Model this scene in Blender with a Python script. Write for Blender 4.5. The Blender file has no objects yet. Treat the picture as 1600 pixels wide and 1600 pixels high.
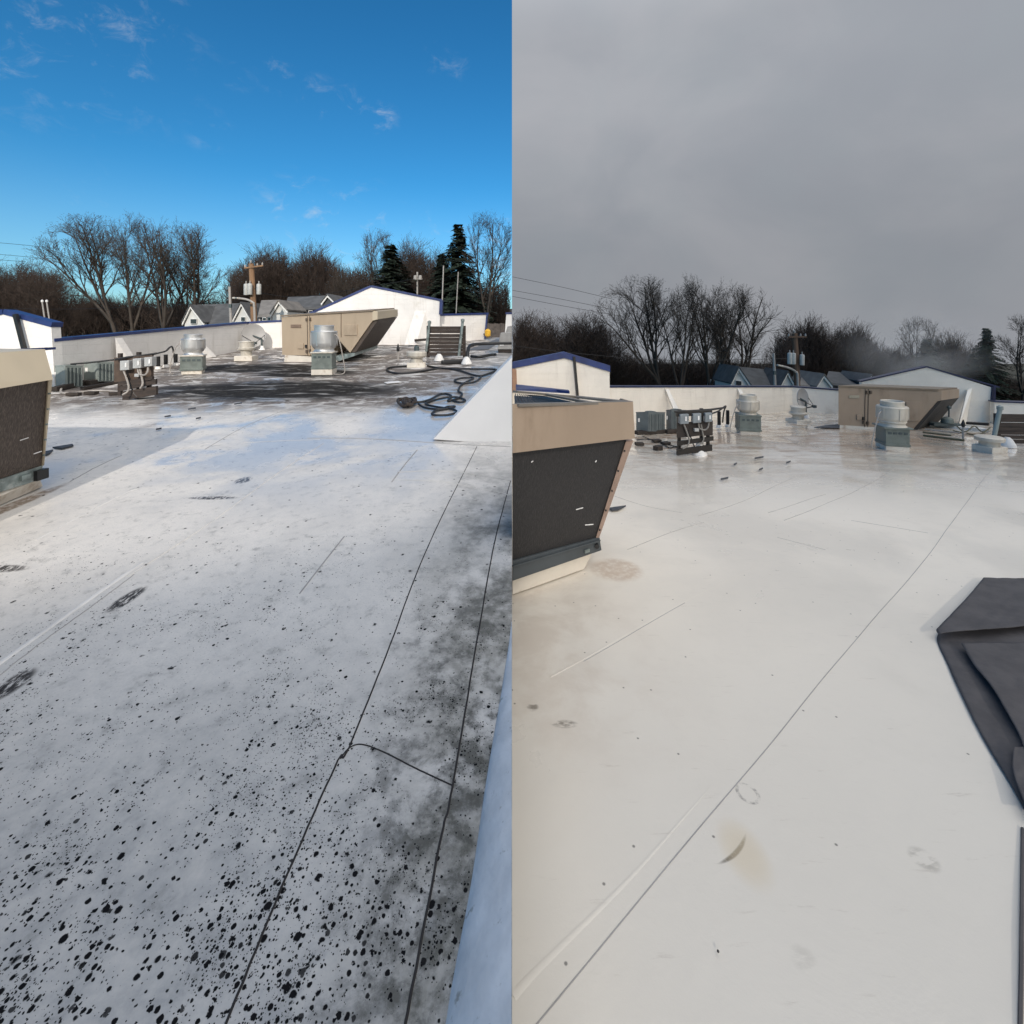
import bpy, math, random
import numpy as np
from mathutils import Vector
sc = bpy.context.scene
rad = math.radians

# ------------------------------------------------------------------ camera, sky, sun, exposure
F = 740.0            # focal length in photo pixels (photo is 1600 wide)
HZ = 513.0           # height of the level horizon in the photo
CZ = 7.0
cd = bpy.data.cameras.new('camera'); cam = bpy.data.objects.new('camera', cd)
sc.collection.objects.link(cam); sc.camera = cam
cam.location = (0, 0, CZ); cam.rotation_euler = (rad(90), 0, 0)
cd.sensor_width = 36; cd.sensor_fit = 'HORIZONTAL'; cd.lens = 36*F/1600
cd.shift_y = -(800-HZ)/1600; cd.clip_start = 0.05; cd.clip_end = 4000
sc.view_settings.view_transform = 'Standard'; sc.view_settings.look = 'None'
sc.view_settings.exposure = 0.0; sc.view_settings.gamma = 1.0
SUN_EL = 29.0
w = bpy.data.worlds.new('World'); sc.world = w; w.use_nodes = True
sd = bpy.data.lights.new('sun', 'SUN'); so = bpy.data.objects.new('sun', sd)
sc.collection.objects.link(so); sd.energy = 3.4; sd.angle = rad(0.9); sd.color = (1.0, 0.92, 0.82)
so.rotation_euler = (rad(90-SUN_EL), 0, 0); so.location = (0, -30, 30)


def pdir(px, py):
    v = Vector(((px-800)/F, 1.0, (HZ-py)/F)); return v.normalized()


class NT:
    def __init__(s, nt): s.nt = nt; nt.nodes.clear()
    def n(s, t, **k):
        o = s.nt.nodes.new(t)
        for a, b in k.items():
            if a.startswith('i_'):
                o.inputs[a[2:].replace('_', ' ')].default_value = b
            else: setattr(o, a, b)
        return o
    def l(s, a, b): s.nt.links.new(a, b)
    def val(s, x, sock):
        if hasattr(x, 'is_linked') or isinstance(x, bpy.types.NodeSocket): s.l(x, sock)
        else: sock.default_value = x
    def m(s, op, a, b=0.0, c=None, clamp=False):
        o = s.n('ShaderNodeMath', operation=op); o.use_clamp = clamp
        s.val(a, o.inputs[0]); s.val(b, o.inputs[1])
        if c is not None: s.val(c, o.inputs[2])
        return o.outputs[0]
    def mr(s, v, a, b, c=0.0, d=1.0, smooth=True):
        o = s.n('ShaderNodeMapRange'); o.interpolation_type = 'SMOOTHSTEP' if smooth else 'LINEAR'
        s.val(v, o.inputs[0])
        for i, x in enumerate((a, b, c, d)): o.inputs[i+1].default_value = x
        return o.outputs[0]
    def mix(s, f, a, b, mode='MIX'):
        o = s.n('ShaderNodeMix', data_type='RGBA', blend_type=mode)
        s.val(f, o.inputs[0])
        for i, x in ((6, a), (7, b)):
            if isinstance(x, tuple): x = x if len(x) == 4 else (*x, 1)
            s.val(x, o.inputs[i])
        return o.outputs[2]
    def noise(s, vec, scale, detail=4, rough=0.55, dist=0.0):
        o = s.n('ShaderNodeTexNoise'); s.l(vec, o.inputs['Vector'])
        o.inputs['Scale'].default_value = scale; o.inputs['Detail'].default_value = detail
        o.inputs['Roughness'].default_value = rough; o.inputs['Distortion'].default_value = dist
        return o.outputs['Fac']
    def mapping(s, vec, loc=(0, 0, 0), rot=(0, 0, 0), scale=(1, 1, 1)):
        o = s.n('ShaderNodeMapping'); s.l(vec, o.inputs[0])
        o.inputs[1].default_value = loc; o.inputs[2].default_value = rot; o.inputs[3].default_value = scale
        return o.outputs[0]


# clear winter sky, deepened blue, with a few thin clouds
t = NT(w.node_tree)
sky = t.n('ShaderNodeTexSky', sky_type='NISHITA'); sky.sun_disc = False
sky.sun_elevation = rad(SUN_EL); sky.sun_rotation = rad(180); sky.air_density = 1.0; sky.dust_density = 0.3; sky.ozone_density = 3.0
tc = t.n('ShaderNodeTexCoord'); D = tc.outputs['Generated']
hs = t.n('ShaderNodeHueSaturation'); hs.inputs['Saturation'].default_value = 1.22; hs.inputs['Hue'].default_value = 0.488
t.l(sky.outputs[0], hs.inputs['Color'])
def near(px, py, r):
    o = t.n('ShaderNodeVectorMath', operation='DISTANCE'); t.l(D, o.inputs[0]); o.inputs[1].default_value = pdir(px, py)
    return t.mr(o.outputs['Value'], r, r*0.15)
wis = t.noise(t.mapping(D, rot=(0.2, 0.5, 0.1), scale=(1, 1, 1.5)), 21, 7, 0.66, 0.5)
big = t.noise(D, 5.0, 3, 0.5)
cl = None
for (px, py, r, g) in ((60, -20, .24, 1.1), (190, 60, .10, .5), (500, 152, .045, 1.1), (548, 165, .05, .95), (595, 184, .042, 1.15), (430, 112, .045, .75),
                       (372, 122, .03, .7), (685, 92, .035, .75), (716, 104, .03, .6), (326, 203, .05, .55), (480, 350, .13, 1.3), (560, 345, .10, 1.2),
                       (520, 395, .15, 1.6), (640, 392, .11, 1.6), (770, 405, .14, 2.4), (130, 295, .06, .4)):
    a = t.m('MULTIPLY', near(px, py, r), g)
    cl = a if cl is None else t.m('MAXIMUM', cl, a)
cmask = t.m('MULTIPLY', cl, t.mr(wis, 0.50, 1.02), clamp=True)
zz = t.n('ShaderNodeSeparateXYZ'); t.l(D, zz.inputs[0])
hzm = t.mr(zz.outputs[2], 0.30, -0.02)
tint = t.mix(1.0, hs.outputs[0], (0.50, 1.06, 1.31), 'MULTIPLY')
skc = t.mix(t.m('MULTIPLY', hzm, 0.35), tint, (5.6, 6.4, 7.0))
skc = t.mix(t.m('MULTIPLY', cmask, 0.85), skc, (6.6, 7.0, 7.3))
bg = t.n('ShaderNodeBackground'); t.l(skc, bg.inputs[0]); bg.inputs[1].default_value = 0.10
ow = t.n('ShaderNodeOutputWorld'); t.l(bg.outputs[0], ow.inputs[0])

# ------------------------------------------------------------------ pixel <-> place helpers
class Half:
    def __init__(s, yh): s.yh = yh; s.k = (HZ-yh)/F
    def roofz(s, Y): return CZ-2.0+s.k*Y
    def gz(s, Y): return s.roofz(Y)-4.5
    def P(s, px, py, Y): return Vector(((px-800)/F*Y, Y, CZ+(HZ-py)/F*Y))
    def G(s, px, py, up=0.0):
        Y = 2*F/(py-s.yh); return Vector(((px-800)/F*Y, Y, s.roofz(Y)+up))
    def Y(s, py): return 2*F/(py-s.yh)
L = Half(463.0); R = Half(563.0)

C = sc.collection
class MB:
    def __init__(s): s.v = []; s.f = []; s.sm = False
    def add(s, vs, fs):
        b = len(s.v); s.v += [tuple(v) for v in vs]; s.f += [tuple(i+b for i in f) for f in fs]; return s
    def prism(s, pts, E):
        pts = [Vector(p) for p in pts]; E = Vector(E); n = len(pts)
        nrm = Vector((0, 0, 0))
        for i in range(n): nrm += pts[i].cross(pts[(i+1) % n])
        if nrm.dot(E) > 0: pts = pts[::-1]
        vs = pts+[p+E for p in pts]
        fs = [tuple(range(n)), tuple(range(2*n-1, n-1, -1))]
        fs += [((i+1) % n, i, n+i, n+(i+1) % n) for i in range(n)]
        return s.add(vs, fs)
    def box(s, c, d, rz=0.0, ax=None):
        x, y, z = [q/2 for q in d]; co, si = math.cos(rz), math.sin(rz); vs = []
        for k in (-1, 1):
            for (i, j) in ((-1, -1), (1, -1), (1, 1), (-1, 1)):
                a, b = i*x, j*y; vs.append((c[0]+a*co-b*si, c[1]+a*si+b*co, c[2]+k*z))
        return s.add(vs, [(3, 2, 1, 0), (4, 5, 6, 7), (0, 1, 5, 4), (1, 2, 6, 5), (2, 3, 7, 6), (3, 0, 4, 7)])
    def beam(s, a, b, wd, h):
        a = Vector(a); b = Vector(b); d = (b-a).normalized(); up = Vector((0, 0, 1))
        if abs(d.z) > .95: up = Vector((0, 1, 0))
        r = d.cross(up).normalized()*wd/2; u = r.cross(d).normalized()*h/2
        return s.add([a-r-u, a+r-u, a+r+u, a-r+u, b-r-u, b+r-u, b+r+u, b-r+u],
                     [(0, 1, 2, 3), (7, 6, 5, 4), (1, 0, 4, 5), (2, 1, 5, 6), (3, 2, 6, 7), (0, 3, 7, 4)])
    def tube(s, pts, r, n=6, r2=None, flat=1.0):
        pts = [Vector(p) for p in pts]; m = len(pts); b = len(s.v); pr = None
        for i, p in enumerate(pts):
            d = (pts[min(i+1, m-1)]-pts[max(i-1, 0)]).normalized()
            up = Vector((0, 0, 1)) if abs(d.z) < .9 else Vector((0, 1, 0))
            a = d.cross(up).normalized(); c2 = a.cross(d)
            if pr is not None and a.dot(pr) < 0: a = -a; c2 = -c2
            pr = a
            rr = r if r2 is None else r+(r2-r)*i/(m-1)
            for k in range(n):
                th = 2*math.pi*k/n; s.v.append(tuple(p+a*rr*math.cos(th)+c2*rr*flat*math.sin(th)))
        for i in range(m-1):
            for k in range(n):
                k2 = (k+1) % n; s.f.append((b+i*n+k, b+i*n+k2, b+(i+1)*n+k2, b+(i+1)*n+k))
        s.f.append(tuple(b+k for k in range(n))[::-1]); s.f.append(tuple(b+(m-1)*n+k for k in range(n)))
        return s
    def lathe(s, c, prof, n=28):
        b = len(s.v); m = len(prof)
        for (r, z) in prof:
            for k in range(n):
                th = 2*math.pi*k/n; s.v.append((c[0]+r*math.cos(th), c[1]+r*math.sin(th), c[2]+z))
        for i in range(m-1):
            for k in range(n):
                k2 = (k+1) % n; s.f.append((b+i*n+k, b+i*n+k2, b+(i+1)*n+k2, b+(i+1)*n+k))
        s.f.append(tuple(b+k for k in range(n))[::-1]); s.f.append(tuple(b+(m-1)*n+k for k in range(n)))
        return s
    def build(s, name, m, parent=None, label=None, kind=None, smooth=False, bevel=0, tagd=None):
        me = bpy.data.meshes.new(name)
        off = Vector((0, 0, 0))
        if parent is not None:
            off = WL[parent.name]
        if parent is None and tagd is not None and 'loc' in tagd:
            off = Vector(tagd['loc'])
        me.from_pydata([tuple(Vector(v)-off) for v in s.v], [], s.f); me.materials.append(m); me.update()
        if smooth:
            me.polygons.foreach_set('use_smooth', [True]*len(me.polygons))
            try: me.set_sharp_from_angle(angle=rad(35))
            except Exception: pass
        o = bpy.data.objects.new(name, me); C.objects.link(o)
        if parent is not None: o.parent = parent; WL[o.name] = off
        else: o.location = off; WL[o.name] = off
        if bevel:
            bm = o.modifiers.new('bevel', 'BEVEL'); bm.width = bevel; bm.segments = 2; bm.limit_method = 'ANGLE'
        if label: o['label'] = label
        if kind: o['kind'] = kind
        return o
WL = {}
def thing(name, label, cat, loc, group=None):
    o = bpy.data.objects.new(name, None); C.objects.link(o); o.location = loc; o.empty_display_size = .2
    o['label'] = label; o['category'] = cat
    if group: o['group'] = group
    WL[o.name] = Vector(loc); return o
def tag(o, label, cat, group=None):
    o['label'] = label; o['category'] = cat
    if group: o['group'] = group
    return o

# ------------------------------------------------------------------ materials
MT = {}
def mat(name, col, rough=.6, metal=0, var=.12, vs=6.0, bump=0.0, bs=40, col2=None, mask=(.45, .7), msc=3.0, spec=.5, stretch=(1, 1, 1), aniso=None):
    if name in MT: return MT[name]
    m = bpy.data.materials.new(name); m.use_nodes = True; t = NT(m.node_tree)
    tc = t.n('ShaderNodeTexCoord'); O = t.mapping(tc.outputs['Object'], scale=stretch)
    n1 = t.noise(O, vs, 5); c = t.mix(t.mr(n1, .3, .7, 0, 1), tuple(x*(1-var) for x in col), tuple(min(1, x*(1+var)) for x in col))
    if col2: c = t.mix(t.mr(t.noise(O, msc, 6, .65), mask[0], mask[1]), c, col2)
    p = t.n('ShaderNodeBsdfPrincipled'); t.l(c, p.inputs['Base Color']); p.inputs['Metallic'].default_value = metal
    t.l(t.mr(n1, .2, .8, max(.03, rough-.08), min(1, rough+.08)), p.inputs['Roughness']); p.inputs['Specular IOR Level'].default_value = spec
    if bump:
        b = t.n('ShaderNodeBump'); b.inputs['Strength'].default_value = bump; b.inputs['Distance'].default_value = .02
        t.l(t.noise(O, bs, 3), b.inputs['Height']); t.l(b.outputs[0], p.inputs['Normal'])
    o = t.n('ShaderNodeOutputMaterial'); t.l(p.outputs[0], o.inputs[0]); MT[name] = m; return m

white_wall = mat('white_painted_block', (.83, .80, .76), .75, var=.05, vs=1.4, bump=.25, bs=14, col2=(.60, .55, .46), mask=(.58, .85), msc=1.1)
blue_trim = mat('blue_coping', (.018, .036, .135), .45, var=.25, vs=3)
blue_wet = mat('blue_coping_wet', (.012, .020, .065), .35, var=.25, vs=3)
black_m = mat('black_pipe', (.012, .012, .013), .5)
beige = mat('beige_enamel', (.40, .315, .225), .5, var=.06, vs=2, col2=(.26, .19, .13), mask=(.56, .85), msc=2.5, stretch=(1, 1, .35))
beige_wet = mat('beige_enamel_wet', (.32, .245, .18), .4, var=.06, vs=2, col2=(.20, .145, .10), mask=(.52, .82), msc=2.5, stretch=(1, 1, .35))
beige_pale = mat('pale_beige_enamel', (.50, .425, .31), .5, var=.05, vs=2, col2=(.33, .27, .2), mask=(.56, .85), msc=2.5, stretch=(1, 1, .4))
galv = mat('galvanised', (.22, .26, .25), .45, .35, var=.35, vs=9, col2=(.42, .45, .43), mask=(.55, .7), msc=7)
green_g = mat('green_grey_sheet', (.15, .175, .16), .5, .2, var=.15, vs=7, col2=(.2, .22, .21), mask=(.55, .75), msc=5)
cond_m = mat('condenser_grey', (.25, .285, .27), .55, .0, var=.1, vs=6, col2=(.08, .08, .07), mask=(.58, .8), msc=5)
cond_d = mat('condenser_louvre_dark', (.06, .08, .082), .6)
alum = mat('spun_aluminium', (.62, .62, .61), .42, .75, var=.1, vs=4, col2=(.36, .35, .33), mask=(.5, .8), msc=3, stretch=(1, 1, .3))
alum_d = mat('dull_aluminium', (.56, .52, .45), .6, .25, var=.12, vs=5, col2=(.3, .27, .23), mask=(.5, .8), msc=4, stretch=(1, 1, .3))
wood_d = mat('weathered_dark_wood', (.045, .033, .027), .8, var=.4, vs=9, stretch=(.25, 1, 3), bump=.4, bs=30, col2=(.11, .085, .065), mask=(.55, .75), msc=6)
wood_b = mat('grey_brown_board', (.14, .10, .075), .8, var=.3, vs=6, stretch=(1, 1, .3), bump=.3)
box_g = mat('electrical_grey', (.43, .43, .42), .45, .1, var=.06)
cond_w = mat('pale_conduit', (.36, .33, .30), .5)
curb_m = mat('curb_membrane', (.66, .61, .53), .6, var=.08, vs=3, col2=(.35, .25, .16), mask=(.52, .78), msc=4)
boot_m = mat('white_boot', (.74, .72, .69), .6, var=.05)
dish_m = mat('dish_grey', (.38, .37, .36), .5, var=.06)
bark = mat('bark', (.055, .043, .034), .9, var=.3, vs=2)
bark2 = mat('brown_bark', (.050, .034, .026), .9, var=.35, vs=2)
needle = mat('needles', (.018, .032, .018), .9, var=.4, vs=1.5)
shingle = mat('grey_shingles', (.075, .077, .08), .9, var=.25, vs=1.5, bump=.4, bs=8)
shingle2 = mat('light_shingles', (.16, .15, .14), .9, var=.2, vs=1.5, bump=.4, bs=8)
siding = mat('cream_siding', (.55, .55, .53), .7, var=.06, vs=1)
siding_d = mat('dark_siding', (.05, .055, .065), .7)
trim_w = mat('white_trim', (.75, .74, .72), .6)
glass_d = mat('dark_window', (.03, .035, .04), .08)
pole_w = mat('pole_wood', (.23, .135, .075), .85, var=.25, vs=3, stretch=(1, 1, .2))
pole_g = mat('grey_pole', (.33, .31, .29), .7)
concrete = mat('dark_sleeper', (.035, .027, .022), .85, var=.4)
yellow_m = mat('yellow_plastic', (.75, .42, .03), .5)
fence_w = mat('fence_boards', (.13, .105, .09), .85, var=.3, vs=4)
brick_m = mat('tan_brick', (.36, .22, .15), .8)
cable_m = mat('black_rubber', (.010, .010, .011), .45)
ac_grey = mat('grey_unit', (.30, .29, .275), .55)
paint_brd = mat('brown_board', (.085, .058, .042), .8, var=.3, vs=5)

white_wet = mat('white_painted_block_wet', (.80, .745, .66), .6, var=.05, vs=1.4, bump=.25, bs=14, col2=(.60, .52, .42), mask=(.58, .85), msc=1.1)
def block_courses(m_):
    wn = NT.__new__(NT); wn.nt = m_.node_tree
    pw = [n for n in wn.nt.nodes if n.type == 'BSDF_PRINCIPLED'][0]; bw = [n for n in wn.nt.nodes if n.type == 'BUMP'][0]
    tcw = wn.n('ShaderNodeNewGeometry'); sw = wn.n('ShaderNodeSeparateXYZ'); wn.l(tcw.outputs['Position'], sw.inputs[0])
    cw = wn.n('ShaderNodeCombineXYZ'); wn.l(wn.m('ADD', sw.outputs[0], sw.outputs[1]), cw.inputs[0]); wn.l(sw.outputs[2], cw.inputs[1])
    bk = wn.n('ShaderNodeTexBrick'); wn.l(cw.outputs[0], bk.inputs['Vector']); bk.inputs['Scale'].default_value = 1.0; bk.inputs['Brick Width'].default_value = .4; bk.inputs['Row Height'].default_value = .2; bk.inputs['Mortar Size'].default_value = .008
    b3 = wn.n('ShaderNodeBump'); b3.inputs['Strength'].default_value = .6; b3.inputs['Distance'].default_value = .006; b3.invert = True
    wn.l(bk.outputs['Fac'], b3.inputs['Height']); wn.l(bw.outputs[0], b3.inputs['Normal']); wn.l(b3.outputs[0], pw.inputs['Normal'])
    src = pw.inputs['Base Color'].links[0].from_socket
    stn = wn.noise(wn.mapping(cw.outputs[0], scale=(3.2, .35, 1)), 1.6, 5, .65)
    wn.l(wn.mix(wn.mr(stn, .54, .74, 0, .30), src, (.42, .37, .30)), pw.inputs['Base Color'])
block_courses(white_wall); block_courses(white_wet)

def coil_mat(name, c, streak, wear):
    m = bpy.data.materials.new(name); m.use_nodes = True; t = NT(m.node_tree)
    tc = t.n('ShaderNodeTexCoord'); O = tc.outputs['Object']
    st = t.noise(t.mapping(O, scale=(40, 40, 2.0)), 3, 4, .6)
    sp = t.noise(t.mapping(O, scale=(14, 14, 6)), 3, 6, .7)
    c1 = t.mix(t.mr(st, .40, .72), c, streak)
    c1 = t.mix(t.m('MULTIPLY', t.mr(sp, .60, .78), wear), c1, (.20, .17, .14))
    p = t.n('ShaderNodeBsdfPrincipled'); t.l(c1, p.inputs['Base Color']); p.inputs['Roughness'].default_value = .62
    b = t.n('ShaderNodeBump'); b.inputs['Strength'].default_value = .5; b.inputs['Distance'].default_value = .01
    t.l(st, b.inputs['Height']); t.l(b.outputs[0], p.inputs['Normal'])
    o = t.n('ShaderNodeOutputMaterial'); t.l(p.outputs[0], o.inputs[0]); return m
coil_m = coil_mat('coil_fins', (.048, .036, .029), (.13, .10, .08), .65)
coil_m2 = coil_mat('coil_fins_wet', (.018, .017, .018), (.035, .033, .033), .25)

# ------------------------------------------------------------------ overcast cloud deck over the right-hand place
def overcast():
    n, m = 48, 40; Rr = 1500.0; vs = []; fs = []
    for i in range(n+1):
        el = rad(-35+125*i/n)
        for j in range(m+1):
            az = rad(-90+180*j/m)
            vs.append((max(0.0, Rr*math.cos(el)*math.cos(az)), Rr*math.cos(el)*math.sin(az), CZ+Rr*math.sin(el)))
    for i in range(n):
        for j in range(m):
            a = i*(m+1)+j; fs.append((a, a+m+1, a+m+2, a+1))
    mt = bpy.data.materials.new('overcast_cloud'); mt.use_nodes = True; t = NT(mt.node_tree)
    g = t.n('ShaderNodeNewGeometry'); nv = t.n('ShaderNodeVectorMath', operation='NORMALIZE')
    sb = t.n('ShaderNodeVectorMath', operation='SUBTRACT'); t.l(g.outputs['Position'], sb.inputs[0]); sb.inputs[1].default_value = (0, 0, CZ)
    t.l(sb.outputs[0], nv.inputs[0]); V = nv.outputs[0]
    sp = t.n('ShaderNodeSeparateXYZ'); t.l(V, sp.inputs[0])
    n1 = t.noise(t.mapping(V, scale=(1, 1, 1.6)), 2.6, 5, .5, .3); n2 = t.noise(V, 9, 4, .5, .4)
    base = t.mix(t.mr(n1, .30, .72), (.315, .335, .372), (.395, .405, .435))
    base = t.mix(t.mr(n2, .35, .75, 0, .22), base, (.33, .37, .40))
    up = t.mr(sp.outputs[2], 0.02, 0.50, .82, 1.08)
    zen = t.mr(sp.outputs[2], 0.5, 1.0, 1.0, ZEN)
    back = t.mr(sp.outputs[1], .35, -.95, 1.0, 2.5)      # thinner, brighter cloud on the side the sun stands behind
    k = t.m('MULTIPLY', t.m('MULTIPLY', up, zen), back)
    base = t.mix(t.mr(sp.outputs[1], .2, -.8, 0, .75), base, (.425, .400, .365)); base = t.mix(t.mr(sp.outputs[2], .5, 1.0, 0, .6), base, (.42, .405, .38))
    e = t.n('ShaderNodeEmission'); t.l(base, e.inputs[0]); t.l(k, e.inputs[1])
    o = t.n('ShaderNodeOutputMaterial'); t.l(e.outputs[0], o.inputs[0])
    b = MB(); b.v = vs; b.f = fs
    ob = b.build('sky', mt, kind='structure'); ob['label'] = 'flat grey overcast cloud deck over the right-hand roof'
    return ob
ZEN = 4.0
overcast()

# ------------------------------------------------------------------ roofs
def in_poly(x, y, poly):
    c = False; n = len(poly)
    for i in range(n):
        x1, y1 = poly[i]; x2, y2 = poly[(i+1) % n]
        if (y1 > y) != (y2 > y) and x < (x2-x1)*(y-y1)/(y2-y1)+x1: c = not c
    return c

def roof_material(name, left):
    m = bpy.data.materials.new(name); m.use_nodes = True; t = NT(m.node_tree)
    tc = t.n('ShaderNodeTexCoord'); O = tc.outputs['Object']
    sp = t.n('ShaderNodeSeparateXYZ'); t.l(O, sp.inputs[0]); X, Y = sp.outputs[0], sp.outputs[1]
    flat = t.mapping(O, scale=(1, 1, 0))
    n_big = t.noise(flat, .55, 5, .6, .4); n_mid = t.noise(flat, 2.3, 7, .65, .3); n_fine = t.noise(flat, 14, 6, .7)
    n_grain = t.noise(flat, 90, 3, .6); n_loc = t.noise(flat, 6.5, 8, .72, .2)
    streak = t.noise(t.mapping(O, scale=(.9, 2.6, 0)), 1.3, 6, .62, .8)
    def blob(cx, cy, rx, ry, e0=1.0, e1=.35):
        a = t.m('MULTIPLY', t.m('ADD', X, -cx), 1/rx); b = t.m('MULTIPLY', t.m('ADD', Y, -cy), 1/ry)
        return t.mr(t.m('ADD', t.m('MULTIPLY', a, a), t.m('MULTIPLY', b, b)), e0, e1)
    def rblob(cx, cy, ang, ru, rv, e0=1.0, e1=.2, bend=0.0):
        x = t.m('ADD', X, -cx); y = t.m('ADD', Y, -cy); ca, sa = math.cos(ang), math.sin(ang)
        u = t.m('ADD', t.m('MULTIPLY', x, ca), t.m('MULTIPLY', y, sa)); v = t.m('ADD', t.m('MULTIPLY', x, -sa), t.m('MULTIPLY', y, ca))
        if bend: v = t.m('ADD', v, t.m('MULTIPLY', t.m('MULTIPLY', u, u), bend))
        u = t.m('MULTIPLY', u, 1/ru); v = t.m('MULTIPLY', v, 1/rv)
        return t.mr(t.m('ADD', t.m('MULTIPLY', u, u), t.m('MULTIPLY', v, v)), e0, e1)
    if left:
        c = t.mix(t.mr(n_big, .35, .65), (.70, .665, .62), (.60, .57, .53))
        near_shade = t.m('MULTIPLY', t.mr(Y, 3.8, 1.2), t.mr(n_loc, .25, .70, .50, 1.0)); c = t.mix(t.m('MULTIPLY', near_shade, .82), c, (.185, .20, .215))  # foreground shade painted into the membrane colour, mottled by noise
        c = t.mix(t.mr(n_mid, .46, .75, 0, .40), c, (.42, .41, .40))
        c = t.mix(t.mr(n_fine, .45, .75, 0, .35), c, (.40, .40, .40))
        c = t.mix(t.mr(n_grain, .40, .75, 0, .30), c, (.36, .36, .37))
        # grime that builds up where water stands, among the fans
        zone = t.mr(Y, 7.4, 9.6); zone = t.m('MULTIPLY', zone, t.mr(X, -.2, -2.6, .45, 1))
        g = t.m('MULTIPLY', zone, t.mr(streak, .36, .52))
        g = t.m('MULTIPLY', g, t.mr(n_mid, .36, .52, .25, 1))
        g = t.m('MINIMUM', t.m('MULTIPLY', g, 1.35), 1.0); gc = t.mix(t.mr(n_fine, .35, .65), (.060, .047, .040), (.17, .14, .12)); c = t.mix(t.m('MULTIPLY', g, .90), c, gc)
        dk = t.m('MAXIMUM', blob(-4.9, 10.2, 3.3, 1.3, 1.1, .25), t.m('MAXIMUM', blob(-7.2, 13.3, 2.6, .9), blob(-5.4, 12.4, 1.6, .9)))
        dk = t.m('MULTIPLY', dk, t.mr(streak, .26, .46, .45, 1))
        c = t.mix(t.m('MULTIPLY', dk, .95), c, (.013, .012, .011))
        # brown stain beside the near unit
        st = blob(-4.80, 4.45, .10, .75); c = t.mix(t.m('MULTIPLY', st, t.mr(n_fine, .3, .6, .2, .9)), c, (.15, .09, .045))
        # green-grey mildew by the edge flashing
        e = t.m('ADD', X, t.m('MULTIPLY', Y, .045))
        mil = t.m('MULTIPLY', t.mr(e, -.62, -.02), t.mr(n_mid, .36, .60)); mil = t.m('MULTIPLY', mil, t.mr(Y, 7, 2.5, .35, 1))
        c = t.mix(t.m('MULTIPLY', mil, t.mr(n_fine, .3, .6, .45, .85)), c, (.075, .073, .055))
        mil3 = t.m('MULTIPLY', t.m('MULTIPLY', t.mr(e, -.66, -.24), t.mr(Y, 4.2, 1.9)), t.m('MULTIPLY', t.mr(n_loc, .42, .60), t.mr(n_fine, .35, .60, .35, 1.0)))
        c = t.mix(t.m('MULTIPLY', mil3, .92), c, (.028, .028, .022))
        dust = t.m('MULTIPLY', t.mr(n_loc, .50, .66), t.mr(n_fine, .42, .62)); c = t.mix(t.m('MULTIPLY', dust, .45), c, (.16, .155, .14))
        mil2 = t.m('MULTIPLY', t.mr(e, -1.3, -.2), t.mr(n_big, .50, .66)); mil2 = t.m('MULTIPLY', mil2, t.mr(Y, 4.5, 1.5))
        c = t.mix(t.m('MULTIPLY', mil2, .55), c, (.16, .155, .12))
        # two scuffed tar smears
        for (cx, cy, an, ru, rv) in ((-2.56, 3.15, 1.45, .16, .065), (-2.59, 2.45, 1.5, .13, .075)):
            s_ = t.m('MULTIPLY', rblob(cx, cy, an, ru, rv, 1.0, .3), t.mr(t.noise(t.mapping(O, scale=(40, 14, 0)), 1.2, 5, .75), .38, .52)); c = t.mix(s_, c, (.022, .018, .015))
        for (cx, cy, rx, ry) in ( (-2.95, 5.2, .1, .12), (-3.75, 3.5, .20, .06), (-3.0, 4.75, .30, .05)):
            s_ = t.m('MULTIPLY', blob(cx, cy, rx, ry, 1.0, .2), t.mr(t.noise(t.mapping(O, rot=(0, 0, .5), scale=(30, 12, 0)), 1.2, 5, .75), .40, .54))
            c = t.mix(t.m('MULTIPLY', s_, .95), c, (.028, .022, .018))
        # black mould spots, three sizes
        def spots(scale, thr, seed, dens):
            v = t.n('ShaderNodeTexVoronoi', feature='F1'); v.voronoi_dimensions = '2D'
            wob = t.n('ShaderNodeTexNoise'); wob.inputs['Scale'].default_value = scale*2.2; wob.inputs['Detail'].default_value = 2
            mp = t.mapping(O, loc=(seed, seed*.7, 0)); t.l(mp, wob.inputs['Vector'])
            va = t.n('ShaderNodeVectorMath', operation='MULTIPLY_ADD'); t.l(wob.outputs['Color'], va.inputs[0])
            va.inputs[1].default_value = (.26/scale, .26/scale, 0); t.l(mp, va.inputs[2]); t.l(va.outputs[0], v.inputs['Vector'])
            v.inputs['Scale'].default_value = scale; v.inputs['Randomness'].default_value = 1
            cc = t.n('ShaderNodeSeparateColor'); t.l(v.outputs['Color'], cc.inputs[0])
            present = t.m('LESS_THAN', cc.outputs[0], dens)
            rr = t.m('MULTIPLY', t.m('POWER', cc.outputs[1], 1.6), thr); rr = t.m('ADD', rr, thr*.22)
            df = t.m('SUBTRACT', rr, v.outputs['Distance'])
            return t.m('MULTIPLY', t.m('MULTIPLY', t.mr(t.m('ADD', df, t.m('MULTIPLY', t.m('SUBTRACT', n_grain, .5), .22)), -.04, .07), present), t.mr(cc.outputs[2], 0, .25, .88, 1.0))
        clump = t.noise(flat, 1.7, 5, .7); 
        d0 = t.m('POWER', t.mr(Y, 4.2, 1.25, 0.0, 1.0, False), 1.3)
        d1 = t.m('MULTIPLY', d0, t.mr(clump, .42, .62, .06, 1.0)); d1 = t.m('MULTIPLY', d1, 1.0)
        nearl = t.m('MULTIPLY', t.mr(Y, 1.95, 1.30), t.mr(X, -.1, -.75, .25, 1))
        d1 = t.m('MULTIPLY', d1, t.mr(n_loc, .36, .60, .30, 1.35)); nearl = t.m('MULTIPLY', nearl, t.mr(n_loc, .34, .58, .35, 1.25))
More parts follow.
